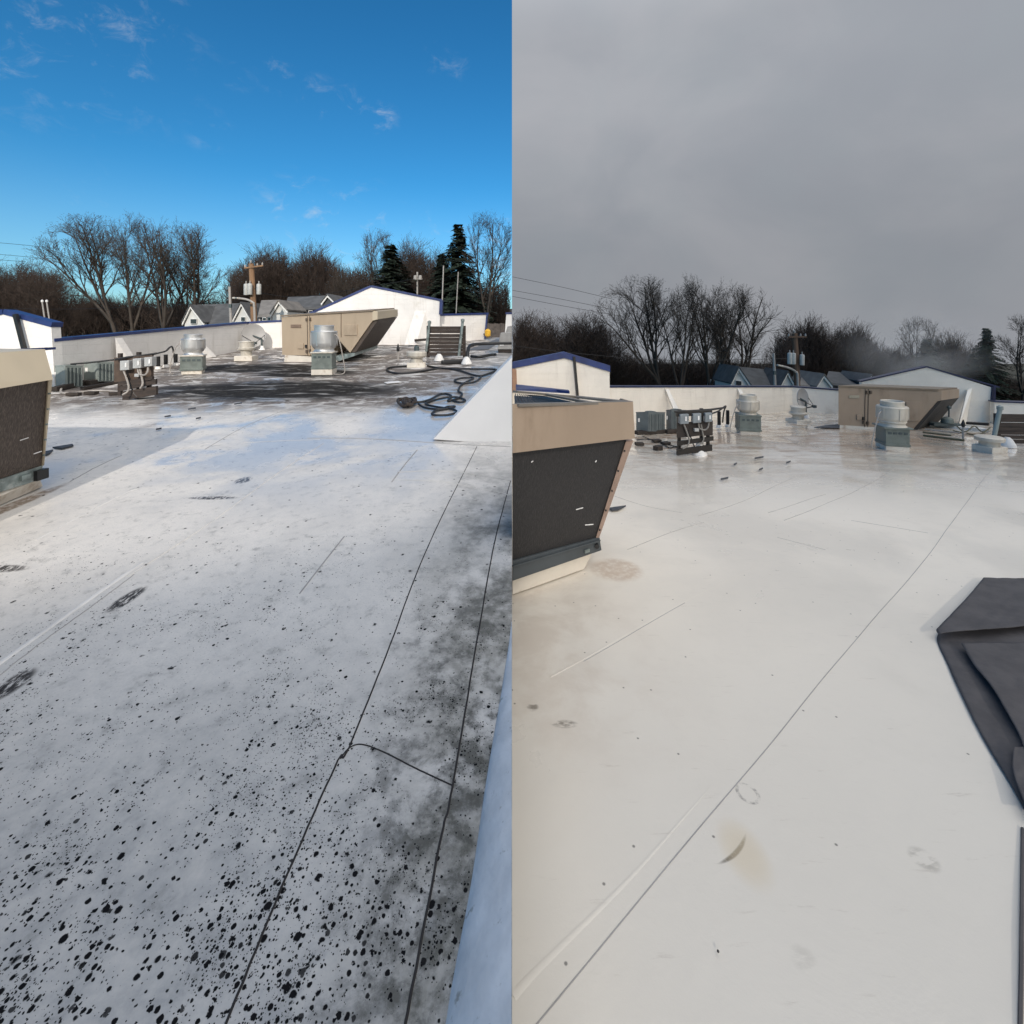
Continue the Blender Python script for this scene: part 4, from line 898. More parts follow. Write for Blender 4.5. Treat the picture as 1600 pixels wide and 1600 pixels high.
# ------------------------------------------------------------------ wooden screens
def screen(H, label, by, x0, x1, yt, yb, n, posts, clip=None, tilt=0):
    Y = H.Y(by); P = lambda x, y, o=0.0: H.P(x, y, Y+o)
    T = thing('wooden_screen', label, 'screen', P((x0+x1)/2, by))
    rr = random.Random(3); hpx = (yb-yt)/n
    for i in range(n):
        ya = yt+i*hpx+.1; gap = .9 if i in (1, 4, n-2) else .35; d0 = rr.uniform(-.3, .3)
        b = MB(); b.prism([P(x0+rr.uniform(0, 2), ya+d0, rr.uniform(0, .02)), P(x1-rr.uniform(0, 1), ya+d0+tilt, 0), P(x1-rr.uniform(0, 1), ya+hpx-gap+tilt, 0), P(x0+rr.uniform(0, 2), ya+hpx-gap, 0)], (0, .035, 0)); b.build('plank', wood_d, T)
    for x in (x0+2, x1-1.5):
        MB().beam(P(x, yt-1, .08), P(x, yb+2, .08), .09, .09).build('upright', wood_d, T)
    for (xa, ya, xb, yb_) in posts:
        o = MB(); o.tube([P(xb, yb_, -.12), P(xa, ya, -.12)], .045, 10); o.lathe(P(xa, ya, -.12), [(.06, -.02), (.06, .05), (.02, .08)], 10); ob = o.build('vent_pipe', galv if H is L else cond_m, T, smooth=True)
screen(L, 'dark plank screen between two metal pipes before the low parapet, sunny side', 558, 667, 727, 510, 556, 8, [(671, 504.5, 666, 549), (723, 501.5, 717, 556)])
screen(R, 'dark plank screen cut by the right edge of the photo, grey-sky side', 697, 1556, 1640, 647, 693, 7, [(1562.5, 638.5, 1553, 683)], tilt=1)
for (H, x, y, lb) in ((L, 686, 564, 'small white conical boot left under the plank screen, sunny side'), (L, 729, 569, 'small white conical boot right of the plank screen, sunny side'), (R, 1574, 698, 'small white conical boot under the plank screen, grey-sky side')):
    g = H.G(x, y); o = MB().lathe(g, [(.16, 0), (.15, .05), (.09, .17), (.045, .22)], 16).build('pipe_boot', boot_m, smooth=True, tagd=dict(loc=g)); tag(o, lb, 'pipe boot')
g0 = L.G(690, 569, .05); g1 = L.G(727, 567, .05); tag(MB().beam(g0, g1, .22, .12).build('black_trough', black_m, bevel=.03), 'black trough lying below the plank screen, sunny side', 'trough')
cable(L, 'thick black pipe from the white boot to the grey cabinet, sunny side', [(731, 568, .02), (731, 566, .30), (737, 563, .42), (760, 560, .42), (799.5, 559, .42)], .055, cable_m, 'pipe', 'pipe')
cable(L, 'low dark pipe lying on the roof behind the thick black pipe, sunny side', [(736, 560, .02), (750, 561, .02), (768, 558, .03), (775, 558, .03)], .05, cable_m, 'pipe', 'pipe')
T = thing('grey_cabinet', 'plain grey rooftop cabinet cut off by the middle line of the photo, sunny side', 'air conditioner', L.G(790, 552))
b = MB(); b.prism([L.P(777, 546, 16.8), L.P(799.7, 546, 16.8), L.P(799.7, 519, 16.8), L.P(782, 520, 16.8)], (0, .9, 0)); b.build('cabinet', ac_grey, T, bevel=.02)
b = MB(); b.prism([L.P(790, 520, 17.2), L.P(799.7, 520, 17.2), L.P(799.7, 509, 17.2), L.P(793, 510, 17.2)], (0, .5, 0)); b.build('upper_box', ac_grey, T, bevel=.02)
b = MB(); b.prism([L.P(778, 547, 16.85), L.P(799.7, 547, 16.85), L.P(799.7, 551, 16.85), L.P(779, 551, 16.85)], (0, .7, 0)); b.build('stand', concrete, T)
b = MB(); b.prism([L.P(781, 536, 16.78), L.P(787, 536, 16.78), L.P(787, 540, 16.78), L.P(781, 540, 16.78)], (0, .02, 0)); b.build('label_plate', trim_w, T)
# walkway pad behind
o = MB().add([L.G(728, 548, .012), L.G(775, 530.5, .012), L.G(786, 531, .012), L.G(764, 546, .012)], [(0, 1, 2, 3)]).build('walkway_mat', mat('mat_dark', (.10, .105, .115), .6)); tag(o, 'dark grey walkway mat leading to the gap between the parapets, sunny side', 'mat')
# fence and yellow lamp seen in the gap
T = thing('board_fence', 'grey board fence seen through the gap between the parapets, sunny side', 'fence', L.P(777, 540, 27))
for i in range(14):
    x = 752+i*3.3; b = MB(); b.prism([L.P(x, 505+(i % 3)*.4, 27), L.P(x+3.0, 505+(i % 3)*.4, 27), L.P(x+3.0, 560, 27), L.P(x, 560, 27)], (0, .03, 0)); b.build('board', fence_w, T)
p = L.P(762, 520.5, 21.8); T = thing('yellow_lamp', 'small yellow lamp housing at the end of the low parapet, sunny side', 'lamp', p)
MB().lathe(p, [(.05, -.18), (.13, -.12), (.14, .10), (.08, .17), (.03, .2)], 14).build('housing', yellow_m, T, smooth=True); MB().beam(p+Vector((0, .1, -.02)), p+Vector((-.2, .3, -.05)), .04, .04).build('bracket', black_m, T)

# ------------------------------------------------------------------ hoses, small pipes, litter
cable(L, 'long black hose looping across the wet roof from the mushroom vent, sunny side',
      [(668, 573), (690, 577), (740, 578), (775, 579, 0), (762, 586), (745, 589), (715, 580), (690, 577), (650, 583), (622, 585), (607, 582), (606, 577), (625, 574), (645, 573)], .028, cable_m, 'hose', 'hose')
cable(L, 'tangled black hose with loops beside the brace wall, sunny side',
      [(752, 590), (742, 598), (720, 600), (710, 596), (722, 592), (740, 592), (722, 602), (716, 612), (722, 617), (716, 624), (700, 628), (705, 620), (690, 617), (672, 626), (655, 630), (640, 629)], .022, cable_m, 'hose', 'hose', 6)
cable(L, 'black hose in wide flat loops nearest the brace wall, sunny side',
      [(700, 626), (718, 630), (727, 627), (712, 622), (690, 624), (665, 632), (680, 637), (706, 641), (714, 646), (700, 650), (676, 650), (680, 644), (700, 640), (711, 637), (700, 637), (688, 641), (665, 639), (654, 633)], .020, cable_m, 'hose', 'hose', 6)
for i in range(6):
    pass
rr = random.Random(8); pts = []
for i in range(60):
    a = i*.52; q = 1+.25*math.sin(i*.37); pts.append((637+15*math.cos(a)*q*(.55+.45*math.sin(i*.11)), 632+5.0*math.sin(a)*q, .01+.05*rr.random()))
cable(L, 'dense brown-black coil of hose at the left end of the tangle, sunny side', pts, .022, mat('brown_hose', (.035, .024, .016), .6), 'hose_coil', 'hose', 3)
g = L.G(622, 563); T = thing('vent_pipe', 'small thin vent pipe with black tip left of the mushroom vent, sunny side', 'pipe', g)
MB().tube([g, g+Vector((0, 0, .30))], .035, 8).build('pipe', cond_w, T, smooth=True); MB().lathe(g+Vector((0, 0, .28)), [(.04, 0), (.05, .08), (.01, .24)], 8).build('tip', black_m, T)
# right: bundle of pale pipes and hoses
for i, (a, c, r_) in enumerate((((1442, 679), (1486, 684), .022), ((1446, 674), (1500, 680), .018), ((1486, 688), (1509, 680), .02), ((1443, 684), (1506, 692), .03))):
    lb = ['greenish pipe on the left', 'thin pale pipe at the back', 'short pipe crossing on the right', 'thick front pipe'][i]
    pa, pc = R.G(a[0], a[1], .06), R.G(c[0], c[1], .06); o = MB(); o.tube([pa, pc], r_, 8); tag(o.build('loose_pipe', mat('mossy_pipe', (.09, .085, .05), .7) if i in (0, 3) else cond_w, smooth=True), lb+' of the loose bundle, grey-sky side', 'pipe')
cable(R, 'thin dark hose zigzagging over the white block near the gable wall, grey-sky side', [(1495, 672, .1), (1508, 676), (1522, 671, .08), (1535, 676), (1547, 672, .05), (1530, 680), (1507, 678), (1490, 674)], .018, mat('mossy_pipe', (.09, .085, .05), .7), 'hose', 'hose')
g = R.G(1505, 690); T = thing('vent_pipe', 'thin upright pipe with black tip and white reflection before the gable wall, grey-sky side', 'pipe', g)
MB().tube([g, g+Vector((0, 0, .42))], .02, 8).build('pipe', cond_w, T, smooth=True); MB().lathe(g+Vector((0, 0, .36)), [(.03, 0), (.04, .08), (.01, .18)], 8).build('tip', black_m, T)
T = thing('low_platform', 'low white platform block at the foot of the gable wall, grey-sky side', 'platform', R.G(1490, 675))
b = MB(); b.prism([R.P(1453, 663, 14.4), R.P(1545, 671, 13.4), R.P(1545, 677, 13.4), R.P(1453, 669, 14.4)], (.1, .5, 0)); b.build('block', boot_m, T)
T = thing('small_pump', 'small dark pump with upright stem on the white platform, grey-sky side', 'pump', R.P(1480, 664, 14.2))
p = R.P(1480, 662, 14.1); b = MB(); b.beam(p+Vector((-.5, 0, 0)), p+Vector((.45, 0, -.05)), .25, .08); b.build('base', cond_d, T)
MB().lathe(p, [(.16, .03), (.14, .15), (.06, .2)], 12).build('pump_body', green_g, T, smooth=True)
b = MB(); b.tube([p+Vector((.05, 0, .1)), p+Vector((.05, 0, .5))], .02, 6); b.lathe(p+Vector((.05, 0, .45)), [(.05, 0), (.06, .04), (.02, .09)], 8); b.build('stem', cond_d, T)
o = MB(); pa, pc = R.P(1510, 661, 14.0), R.P(1545, 663, 13.6); o.beam(pa, pc, .1, .07); tag(o.build('loose_timber', concrete), 'dark timber lying against the right part of the gable wall, grey-sky side', 'timber')
o = MB(); pa, pc = L.P(648, 532, 19.2), L.P(666, 530.5, 19.2); o.beam(pa, pc, .1, .1); tag(o.build('loose_timber', concrete), 'short dark timber leaning by the gable wall left of the screen, sunny side', 'timber')
# plates and debris
def flatpoly(H, px, label, m, nm, cat, up=.012, th=.02):
    b = MB(); b.prism([H.G(x, y, up) for x, y in px], (0, 0, th)); tag(b.build(nm, m), label, cat)
flatpoly(R, [(1272, 669), (1290, 666), (1312, 664), (1312, 670)], 'flat dark grey board lying left of the beige unit, grey-sky side', siding_d, 'flat_board', 'board')
flatpoly(R, [(950, 797), (978, 793), (966, 799), (956, 800)], 'thin dark scrap poking out right of the near unit, grey-sky side', siding_d, 'membrane_scrap', 'scrap')
flatpoly(L, [(70, 709), (83, 706), (78, 711), (71, 714)], 'dark scrap touching the near beige unit, sunny side', siding_d, 'membrane_scrap', 'scrap')
flatpoly(L, [(82, 702), (113, 697), (115, 699), (97, 703.5)], 'dark flat scrap right of the near beige unit, sunny side', siding_d, 'membrane_scrap', 'scrap')
flatpoly(L, [(600, 598), (622, 596), (628, 598), (605, 600)], 'small flat patch in the middle of the wet roof, sunny side', seam_white, 'roof_patch', 'patch', .008, .006)
for (x, y, w_) in ((1186, 716, 14), (1232, 723, 7), (1189, 734, 6), (1132, 749, 12), (1149, 726, 5)):
    flatpoly(R, [(x-w_/2, y+1.2), (x+w_/2, y-1.2), (x+w_/2, y), (x-w_/2, y+2.4)], {1186: 'longest dark scrap, below the left exhaust fan', 1232: 'dark scrap farthest right of the four', 1189: 'short dark scrap in the middle', 1132: 'long dark scrap nearest the viewer', 1149: 'faint tiny scrap on the left'}[x]+', grey-sky side', siding_d, 'roof_scrap', 'scrap')
for (x, y, w_) in ((262, 452+200, 10), (248, 672, 9), (300, 640, 12), (372, 632, 12), (310, 655, 8)):
    flatpoly(L, [(x-w_/2, y+1), (x+w_/2, y-1), (x+w_/2, y), (x-w_/2, y+1.5)], {262: 'small dark scrap left of the others', 248: 'small dark scrap nearest the viewer', 300: 'dark scrap below the left fan', 372: 'dark scrap in the grimy patch', 310: 'tiny dark scrap in the middle'}[x]+', sunny side', siding_d, 'roof_scrap', 'scrap')
p = R.G(1122, 1487); tag(MB().lathe(p, [(.004, 0), (.004, .003), (.001, .006)], 8).build('pebble', black_m), 'tiny black pebble on the clean roof near the bottom, grey-sky side', 'pebble')

# ------------------------------------------------------------------ folded dark membrane on the right
def fabric():
    m = bpy.data.materials.new('dark_fleece'); m.use_nodes = True; t = NT(m.node_tree); tc = t.n('ShaderNodeTexCoord'); O = tc.outputs['Object']
    n1 = t.noise(O, 5, 6, .65); n2 = t.noise(t.mapping(O, rot=(0, 0, .6), scale=(8, 60, 8)), 2, 4)
    c = t.mix(t.mr(n1, .35, .7), (.056, .053, .057), (.080, .075, .078)); c = t.mix(t.mr(n2, .55, .8, 0, .3), c, (.035, .033, .036))
    p = t.n('ShaderNodeBsdfPrincipled'); t.l(c, p.inputs['Base Color']); p.inputs['Roughness'].default_value = .75
    b = t.n('ShaderNodeBump'); b.inputs['Strength'].default_value = .35; b.inputs['Distance'].default_value = .008; t.l(t.noise(O, 16, 6, .7), b.inputs['Height']); t.l(b.outputs[0], p.inputs['Normal'])
    o = t.n('ShaderNodeOutputMaterial'); t.l(p.outputs[0], o.inputs[0])
    T = thing('folded_membrane', 'dark grey folded membrane sheet with layered flaps at the right edge, grey-sky side', 'fabric', R.G(1590, 1100))
    def sheet(px, up, name, thick=.004, n=16, seed=1, curl=None):
        """ruled sheet between two photo polylines (left edge, right edge)"""
        lft, rgt = px; a = smoothpts(lft, n); c = smoothpts(rgt, n); k = 30; b = MB(); q_ = random.Random(seed*5); wv = [(q_.uniform(.02, .16), q_.uniform(-.16, .16), q_.uniform(0, 6), q_.uniform(.0003, .0013)) for _ in range(12)]
        m_ = min(len(a), len(c)); rows = []
        for i in range(m_):
            row = []
            for j in range(k+1):
                f_ = j/k; x = a[i][0]+(c[i][0]-a[i][0])*f_; y = a[i][1]+(c[i][1]-a[i][1])*f_
                u_ = up+.004*math.sin(x*.035+seed)+.004*math.sin(y*.04+x*.02+seed*2)
                u_ += sum(am_*abs(math.sin(fx_*x+fy_*y+ph_))**.7 for fx_, fy_, ph_, am_ in wv); pass
                if name == 'lower_layer' and j < 3: u_ = u_*(j/3)+(-.004)*(1-j/3)
                if curl: u_ += curl(i/(m_-1), f_)
                row.append(tuple(R.G(x, y, u_)))
            rows.append(row)
        for r_ in rows: b.v += r_
        kk = k+1
        for i in range(m_-1):
            for j in range(k): q = i*kk+j; b.f.append((q, q+kk, q+kk+1, q+1))
        ob = b.build(name, m, T, smooth=True); s_ = ob.modifiers.new('thickness', 'SOLIDIFY'); s_.thickness = thick; s_.offset = 0
    sheet(([(1470, 984), (1464, 1000), (1480, 1036), (1500, 1080), (1535, 1150), (1580, 1226), (1602, 1268)], [(1655, 960), (1660, 985), (1670, 1040), (1680, 1080), (1690, 1150), (1700, 1226), (1710, 1268)]), -.002, 'lower_layer', seed=2)
    sheet(([(1502, 1016), (1522, 1050), (1548, 1085), (1572, 1125), (1592, 1160), (1606, 1200)], [(1660, 1014), (1670, 1050), (1680, 1085), (1690, 1125), (1700, 1160), (1710, 1200)]), .040, 'middle_layer', seed=4)
    sheet(([(1537, 907), (1515, 936), (1490, 965), (1468, 990), (1463, 997), (1466, 1003)], [(1662, 909), (1664, 936), (1664, 960), (1664, 975), (1664, 982), (1664, 987)]), .050, 'top_flap', .004, 16, 6, lambda i, j: -.03*(1-i)**2+.01*j)
    sheet(([(1584, 1180), (1582, 1210), (1590, 1240), (1610, 1290)], [(1660, 1180), (1670, 1210), (1680, 1240), (1690, 1290)]), .03, 'small_flap', seed=9)
    b = MB(); b.tube([tuple(R.G(x, y, -.012)) for x, y in ((1598, 1290), (1597, 1400), (1596, 1500), (1594, 1610))], .006, 6); b.build('edge_strip', m, T)
fabric()

# ------------------------------------------------------------------ houses behind
def mapR(x, y): return x+860-(x-85)*.035, y+(95 if x > 110 else 84)+.135*max(0, x-290)
def house(H, label, Y, roof_px, gables, wall_px, roof_m, wall_m, ident, E, windows=(), trim=True):
    """roof_px: front slope polygon; gables: list of (apex, left eave, right eave, bottom)"""
    f = (lambda x, y: mapR(x, y)) if H is R else (lambda x, y: (x, y))
    P = lambda x, y, o=0.0: H.P(*f(x, y), Y+o)
    T = thing('house', label, 'house', P(wall_px[0][0], wall_px[0][1]))
    b = MB(); b.prism([P(*q, .3) for q in wall_px], (0, 6, 0)); wl_ = b.build('wall', wall_m, T)
    b = MB(); q = [P(*roof_px[0], 0), P(*roof_px[1], 0), P(*roof_px[2], 3.5), P(*roof_px[3], 3.5)]; b.prism(q, (0, .15, .25))
    rf = b.build('roof', roof_m, T)
    for (ap, le, re, bo) in gables:
        A, Lp, Rp = P(*ap, -.4), P(*le, -.4), P(*re, -.4); Lb, Rb = P(le[0]+1.5, bo, -.4), P(re[0]-1.5, bo, -.4)
        b = MB(); b.prism([A, P(le[0]+1.5, le[1], -.4), Lb, Rb, P(re[0]-1.5, re[1], -.4)], (0, 3.5, 0)); b.build('gable', wall_m if trim else siding, T)
        for q0, q1 in ((A, Lp), (A, Rp)):
            b = MB(); up = Vector((0, -.25, .12)); b.prism([q0+up, q1+up, q1+up+Vector((0, 0, -.22)), q0+up+Vector((0, 0, -.22))], (0, .15, 0)); b.build('verge_board', trim_w, T)
            b = MB(); up = Vector((0, -.35, .14)); b.prism([q0+up, q1+up, q1+up+Vector((0, 0, .13)), q0+up+Vector((0, 0, .13))], (0, 4.2, 0)); b.build('gable_roof', roof_m, rf)
    for (x, y, w_, h_) in windows:
        b = MB(); b.prism([P(x, y, -.55), P(x+w_, y, -.55), P(x+w_, y+h_, -.55), P(x, y+h_, -.55)], (0, .12, 0)); fr = b.build('window', trim_w, T)
        b = MB(); b.prism([P(x+.6, y+.6, -.58), P(x+w_-.6, y+.6, -.58), P(x+w_-.6, y+h_-.6, -.58), P(x+.6, y+h_-.6, -.58)], (0, .05, 0)); b.build('pane', glass_d, fr)
    return T
for H, nm in ((L, 'sunny'), (R, 'grey-sky')):
    d = dict(ident=0, E=0)
    house(H, f'cream house with long dark roof and two gables beyond the parapet, {nm} side', 46, [(300, 509), (392, 508), (379, 477), (300, 480)],
          [((300, 480), (287, 507), (321, 507), 530), ((379, 476), (365, 503), (395, 503), 530)], [(292, 507), (392, 505), (392, 540), (292, 540)], shingle, siding, **d,
          windows=[(301.5, 485, 2.6, 3.4), (297, 498, 10, 8), (376, 495, 7, 7)])
    house(H, f'lighter grey-roofed house with small porch gable right of the pole, {nm} side', 44, [(402, 496), (452, 494), (436, 472), (407, 473)],
          [((437, 473), (424, 494), (451, 488), 505)], [(402, 494), (455, 494), (455, 525), (402, 525)], shingle2, siding_d, trim=False, **d, windows=[(410, 496, 6, 5), (418, 496, 5, 5)])
    house(H, f'low dark house with wide charcoal roof next to the gable wall, {nm} side', 48, [(443, 485), (512, 483), (515, 465), (449, 467)],
          [((513, 463), (503, 476), (524, 474), 490)], [(446, 482), (520, 482), (520, 525), (446, 525)], shingle, siding_d, **d, windows=[(482, 485, 6, 6), (464, 485, 6, 6)])

# ------------------------------------------------------------------ poles and wires
def upole(H, nm):
    pole_w = globals()['pole_w'] if H is L else mat('pole_wood_wet', (.11, .065, .042), .7, var=.25, vs=3, stretch=(1, 1, .2))
    f = (lambda x, y: mapR(x, y)) if H is R else (lambda x, y: (x, y)); Y = 40
    P = lambda x, y, o=0.0: H.P(*f(x, y), Y+o)
    T = thing('utility_pole', f'wooden utility pole with crossarm and pale transformers, {nm} side', 'utility pole', P(398, 545))
    MB().tube([P(398, 545), P(396, 480), P(392.5, 412)], .27, 10, .20).build('pole', pole_w, T, smooth=True)
    MB().beam(P(382, 419, -.2), P(411, 415, -.2), .12, .12).build('crossarm', pole_w, T)
    for (x, y) in ((383, 418), (392, 411), (402, 415.5), (410, 414.5)): MB().lathe(P(x, y, -.2), [(.06, 0), (.07, .1), (.03, .25)], 8).build('insulator', pole_g, T)
    tm = mat('transformer_grey', (.42, .42, .40), .5)
    for (x, y, h) in ((384.5, 461, 17), (390.5, 460.5, 17), (404.5, 460, 16)):
        p = P(x, y, -.4); s_ = Y/F; tr = MB().lathe(p, [(3.2*s_, 0), (3.4*s_, .05), (3.4*s_, h*s_*.92), (3*s_, h*s_), (.1, h*s_*1.03)], 16).build('transformer', tm, T, smooth=True)
        MB().tube([p+Vector((0, 0, h*s_)), p+Vector((0, 0, h*s_+.25))], .05, 6).build('bushing', pole_g, tr)
    MB().beam(P(385, 452, 0), P(405, 451, 0), .1, .12).build('bracket', black_m, T)
    T = thing('street_lamp', f'street lamp with curved arm on a pale post beside the utility pole, {nm} side', 'street lamp', P(398.5, 520, -1))
    b = MB(); b.tube(smoothpts([tuple(P(x, y, -1)) for x, y in ((398.5, 520), (397, 478), (394, 472), (385, 468), (372, 466))], 5), .09, 8); b.build('post', pole_g, T, smooth=True)
    MB().beam(P(373, 466, -1), P(364, 465.5, -1), .28, .14).build('lamp_head', alum_d, T, bevel=.04)
    T = thing('slim_post', f'plain grey post in front of the dark-roofed cream house, {nm} side', 'post', P(361, 530, -2))
    MB().tube([P(362, 530, -2), P(358.5, 448, -2)], .12, 8, .09).build('post', pole_g, T, smooth=True); MB().box(P(360, 478, -2.3), (.2, .15, .3)).build('box', cond_d, T)
    T = thing('slim_post', f'thin white post right of the street lamp, {nm} side', 'post', P(406, 520, -8))
    MB().tube([P(406, 520, -8), P(405.5, 498, -8)], .05, 8).build('post', pole_g, T, smooth=True)
upole(L, 'sunny'); upole(R, 'grey-sky')
T = thing('utility_pole', 'distant utility pole with two small transformers above the gable wall, sunny side', 'utility pole', L.P(652, 500, 60))
MB().tube([L.P(652, 500, 60), L.P(652, 425, 60)], .11, 8).build('pole', pole_g, T, smooth=True)
for x in (649, 656.5): MB().lathe(L.P(x, 437, 59.6), [(.22, 0), (.22, .5), (.1, .55)], 10).build('transformer', pole_g, T, smooth=True)
MB().beam(L.P(646, 436, 59.8), L.P(660, 436, 59.8), .12, .12).build('crossarm', pole_g, T)
T = thing('slim_post', 'thin bare wooden mast left of the tall conifer, sunny side', 'post', L.P(690, 520, 50)); MB().tube([L.P(689, 520, 50), L.P(693, 415, 50)], .07, 6).build('post', pole_g, T, smooth=True)
T = thing('slim_post', 'thin bare wooden mast between the conifer and the big bare tree, sunny side', 'post', L.P(713, 520, 50)); MB().tube([L.P(711, 520, 50), L.P(716, 425, 50)], .055, 6).build('post', pole_g, T, smooth=True)
for i, (a, c) in enumerate((((0, 472), (12, 523)), ((6, 471), (22, 528)))):
    x0 = 66+i*7; T = thing('slim_post', ['pale thin flagless post, left of the pair behind the left gable', 'pale thin post, right of the pair behind the left gable'][i]+', sunny side', 'post', L.P(x0+8, 520, 30))
    MB().tube([L.P(x0+10, 540, 30), L.P(x0, 472, 30)], .04, 6).build('post', pole_g, T, smooth=True); MB().lathe(L.P(x0, 472, 30), [(.06, 0), (.07, .1), (.02, .15)], 8).build('cap', trim_w, T)
def wire(H, pts, Y, label, r=.022):
    q = [tuple(H.P(x, y, Y)) for x, y in pts]; b = MB(); b.tube(smoothpts(q, 6), r, 4); tag(b.build('overhead_wire', black_m), label, 'wire', 'overhead wires')
wire(L, [(-40, 376), (40, 383), (85, 388)], 58, 'upper overhead wire at the left edge, sunny side'); wire(L, [(-40, 394), (40, 401), (90, 405)], 58, 'second overhead wire at the left edge, sunny side')
wire(L, [(-40, 403), (40, 409)], 58, 'lowest faint overhead wire at the left edge, sunny side')
wire(R, [(800.5, 432.5), (880, 449), (960, 468)], 56, 'upper overhead wire across the grey sky'); wire(R, [(800.5, 453.5), (880, 468), (960, 484)], 56, 'middle overhead wire across the grey sky')
wire(R, [(800.5, 463), (880, 478), (970, 494)], 56, 'lowest overhead wire across the grey sky'); wire(R, [(800.5, 540), (900, 552), (1050, 563), (1240, 560)], 45, 'thin wire in front of the dark wood, grey-sky side', .018)
wire(L, [(408, 458), (460, 464), (530, 456), (648, 436)], 42, 'sagging wire from the transformer pole toward the distant pole, sunny side', .02)
wire(L, [(-30, 481), (90, 483), (200, 480), (385, 470)], 42, 'thin wire before the left thicket, sunny side', .016)

# ------------------------------------------------------------------ trees
def gen(seed, kind, h):
    r = random.Random(seed); segs = []
    def rv(): return Vector((r.gauss(0, 1), r.gauss(0, 1), r.gauss(0, 1)))
    def branch(p, d, ln, ra, lev, maxlev, up):
        n = 7 if lev == 1 else (5 if lev == 2 else (3 if lev == 3 else 2)); st = ln/n; q0 = p; ra0 = ra
        for i in range(n):
            d = (d+rv()*(.035+.03*lev)+Vector((0, 0, up*(.05+.03*lev)))).normalized(); q1 = q0+d*st; r1 = max(ra*(1-(i+1)/n*.80), .006)
            segs.append((q0, q1, ra0, r1)); ra0 = r1
            if lev < maxlev and (i > 0 or lev > 1):
                k = (1 if r.random() < .75 else 2) if lev == 1 else 2
                if i == n-1: k = 2
                for _ in range(k):
                    ax = d.cross(rv()).normalized(); a = r.uniform(.28, .78); nd = (d*math.cos(a)+ax*math.sin(a)).normalized()
                    branch(q1, nd, ln*r.uniform(.36, .60)*(1-.30*i/n), max(r1*.66, .007), lev+1, maxlev, up)
            q0 = q1
    if kind == 'spread':
        tl = h*.20; segs.append((Vector((0, 0, -.5)), Vector((0, 0, tl)), h*.026, h*.021)); nl = r.randint(3, 4)
        for i in range(nl):
            a = 2*math.pi*i/nl+r.uniform(-.4, .4); tt = r.uniform(.14, .50); d = Vector((math.cos(a)*math.sin(tt), math.sin(a)*math.sin(tt), math.cos(tt)))
            branch(Vector((0, 0, tl*r.uniform(.8, 1))), d, h*r.uniform(.60, .78), h*.015, 1, 5, .5)
    elif kind == 'lean':
        segs.append((Vector((.2, 0, -.5)), Vector((-.07*h, 0, .24*h)), h*.024, h*.020))
        for i in range(4):
            tt = -.10-.17*i; d = Vector((math.sin(tt), r.uniform(-.2, .2), math.cos(tt))).normalized()
            branch(Vector((-.07*h, 0, .24*h)), d, h*(.72-.03*i), h*.0135, 1, 5, .35)
    elif kind == 'brush':
        for i in range(8):
            a = r.uniform(0, 6.28); tt = r.uniform(.03, .30); d = Vector((math.cos(a)*math.sin(tt), math.sin(a)*math.sin(tt), math.cos(tt)))
            branch(Vector((r.uniform(-.07, .07)*h, r.uniform(-.05, .05)*h, -.5)), d, h*r.uniform(.6, .95), h*.006, 1, 5 if i < 3 else 4, .9)
    A = np.array([[*a, *b_, c, d] for a, b_, c, d in segs])
    cx, cz, rx, rz = {'spread': (0, .60, .37, .42), 'lean': (-.20, .62, .40, .40), 'brush': (0, .56, .30, .45)}[kind]     # natural rounded crown outline
    e = A[:, 3:6]; rg = np.random.default_rng(seed).uniform(.86, 1.08, len(A))
    q = np.sqrt(((e[:, 0]-cx*h)/(rx*h))**2+(e[:, 1]/(rx*h))**2+((e[:, 2]-cz*h)/(rz*h))**2)
    return A[(q < rg) | (e[:, 2] < cz*h*.75) & (q < 1.5)]
def tube_mesh(A, name, m, minr=.016):
    a = A[:, 0:3]; b = A[:, 3:6]; r0 = np.maximum(A[:, 6], minr)[:, None]; r1 = np.maximum(A[:, 7], minr*.7)[:, None]
    d = b-a; d /= np.linalg.norm(d, axis=1)[:, None]+1e-9
    up = np.where(np.abs(d[:, 2:3]) < .9, np.array([[0, 0, 1.]]), np.array([[0, 1., 0]]))
    u = np.cross(d, up); u /= np.linalg.norm(u, axis=1)[:, None]; v = np.cross(u, d)
    V = []; n = len(A)
    for (p, r_) in ((a, r0), (b, r1)):
        for k in range(3):
            th = 2*math.pi*k/3; V.append(p+r_*(u*math.cos(th)+v*math.sin(th)))
    V = np.stack(V, 1).reshape(-1, 3)
    q = np.array([[0, 1, 4, 3], [1, 2, 5, 4], [2, 0, 3, 5]]); Fc = (np.arange(n)[:, None, None]*6+q[None]).reshape(-1, 4)
    me = bpy.data.meshes.new(name); me.vertices.add(len(V)); me.vertices.foreach_set('co', V.ravel())
    me.loops.add(Fc.size); me.loops.foreach_set('vertex_index', Fc.ravel()); me.polygons.add(len(Fc))
    me.polygons.foreach_set('loop_start', np.arange(len(Fc))*4); me.polygons.foreach_set('loop_total', np.full(len(Fc), 4)); me.materials.append(m); me.update(calc_edges=True); me.validate(); return me
PROT = {}
def proto(kind, seed):
    if (kind, seed) not in PROT:
        PROT[(kind, seed)] = gen(seed, kind, 10.0)
    return PROT[(kind, seed)]
MESH = {}
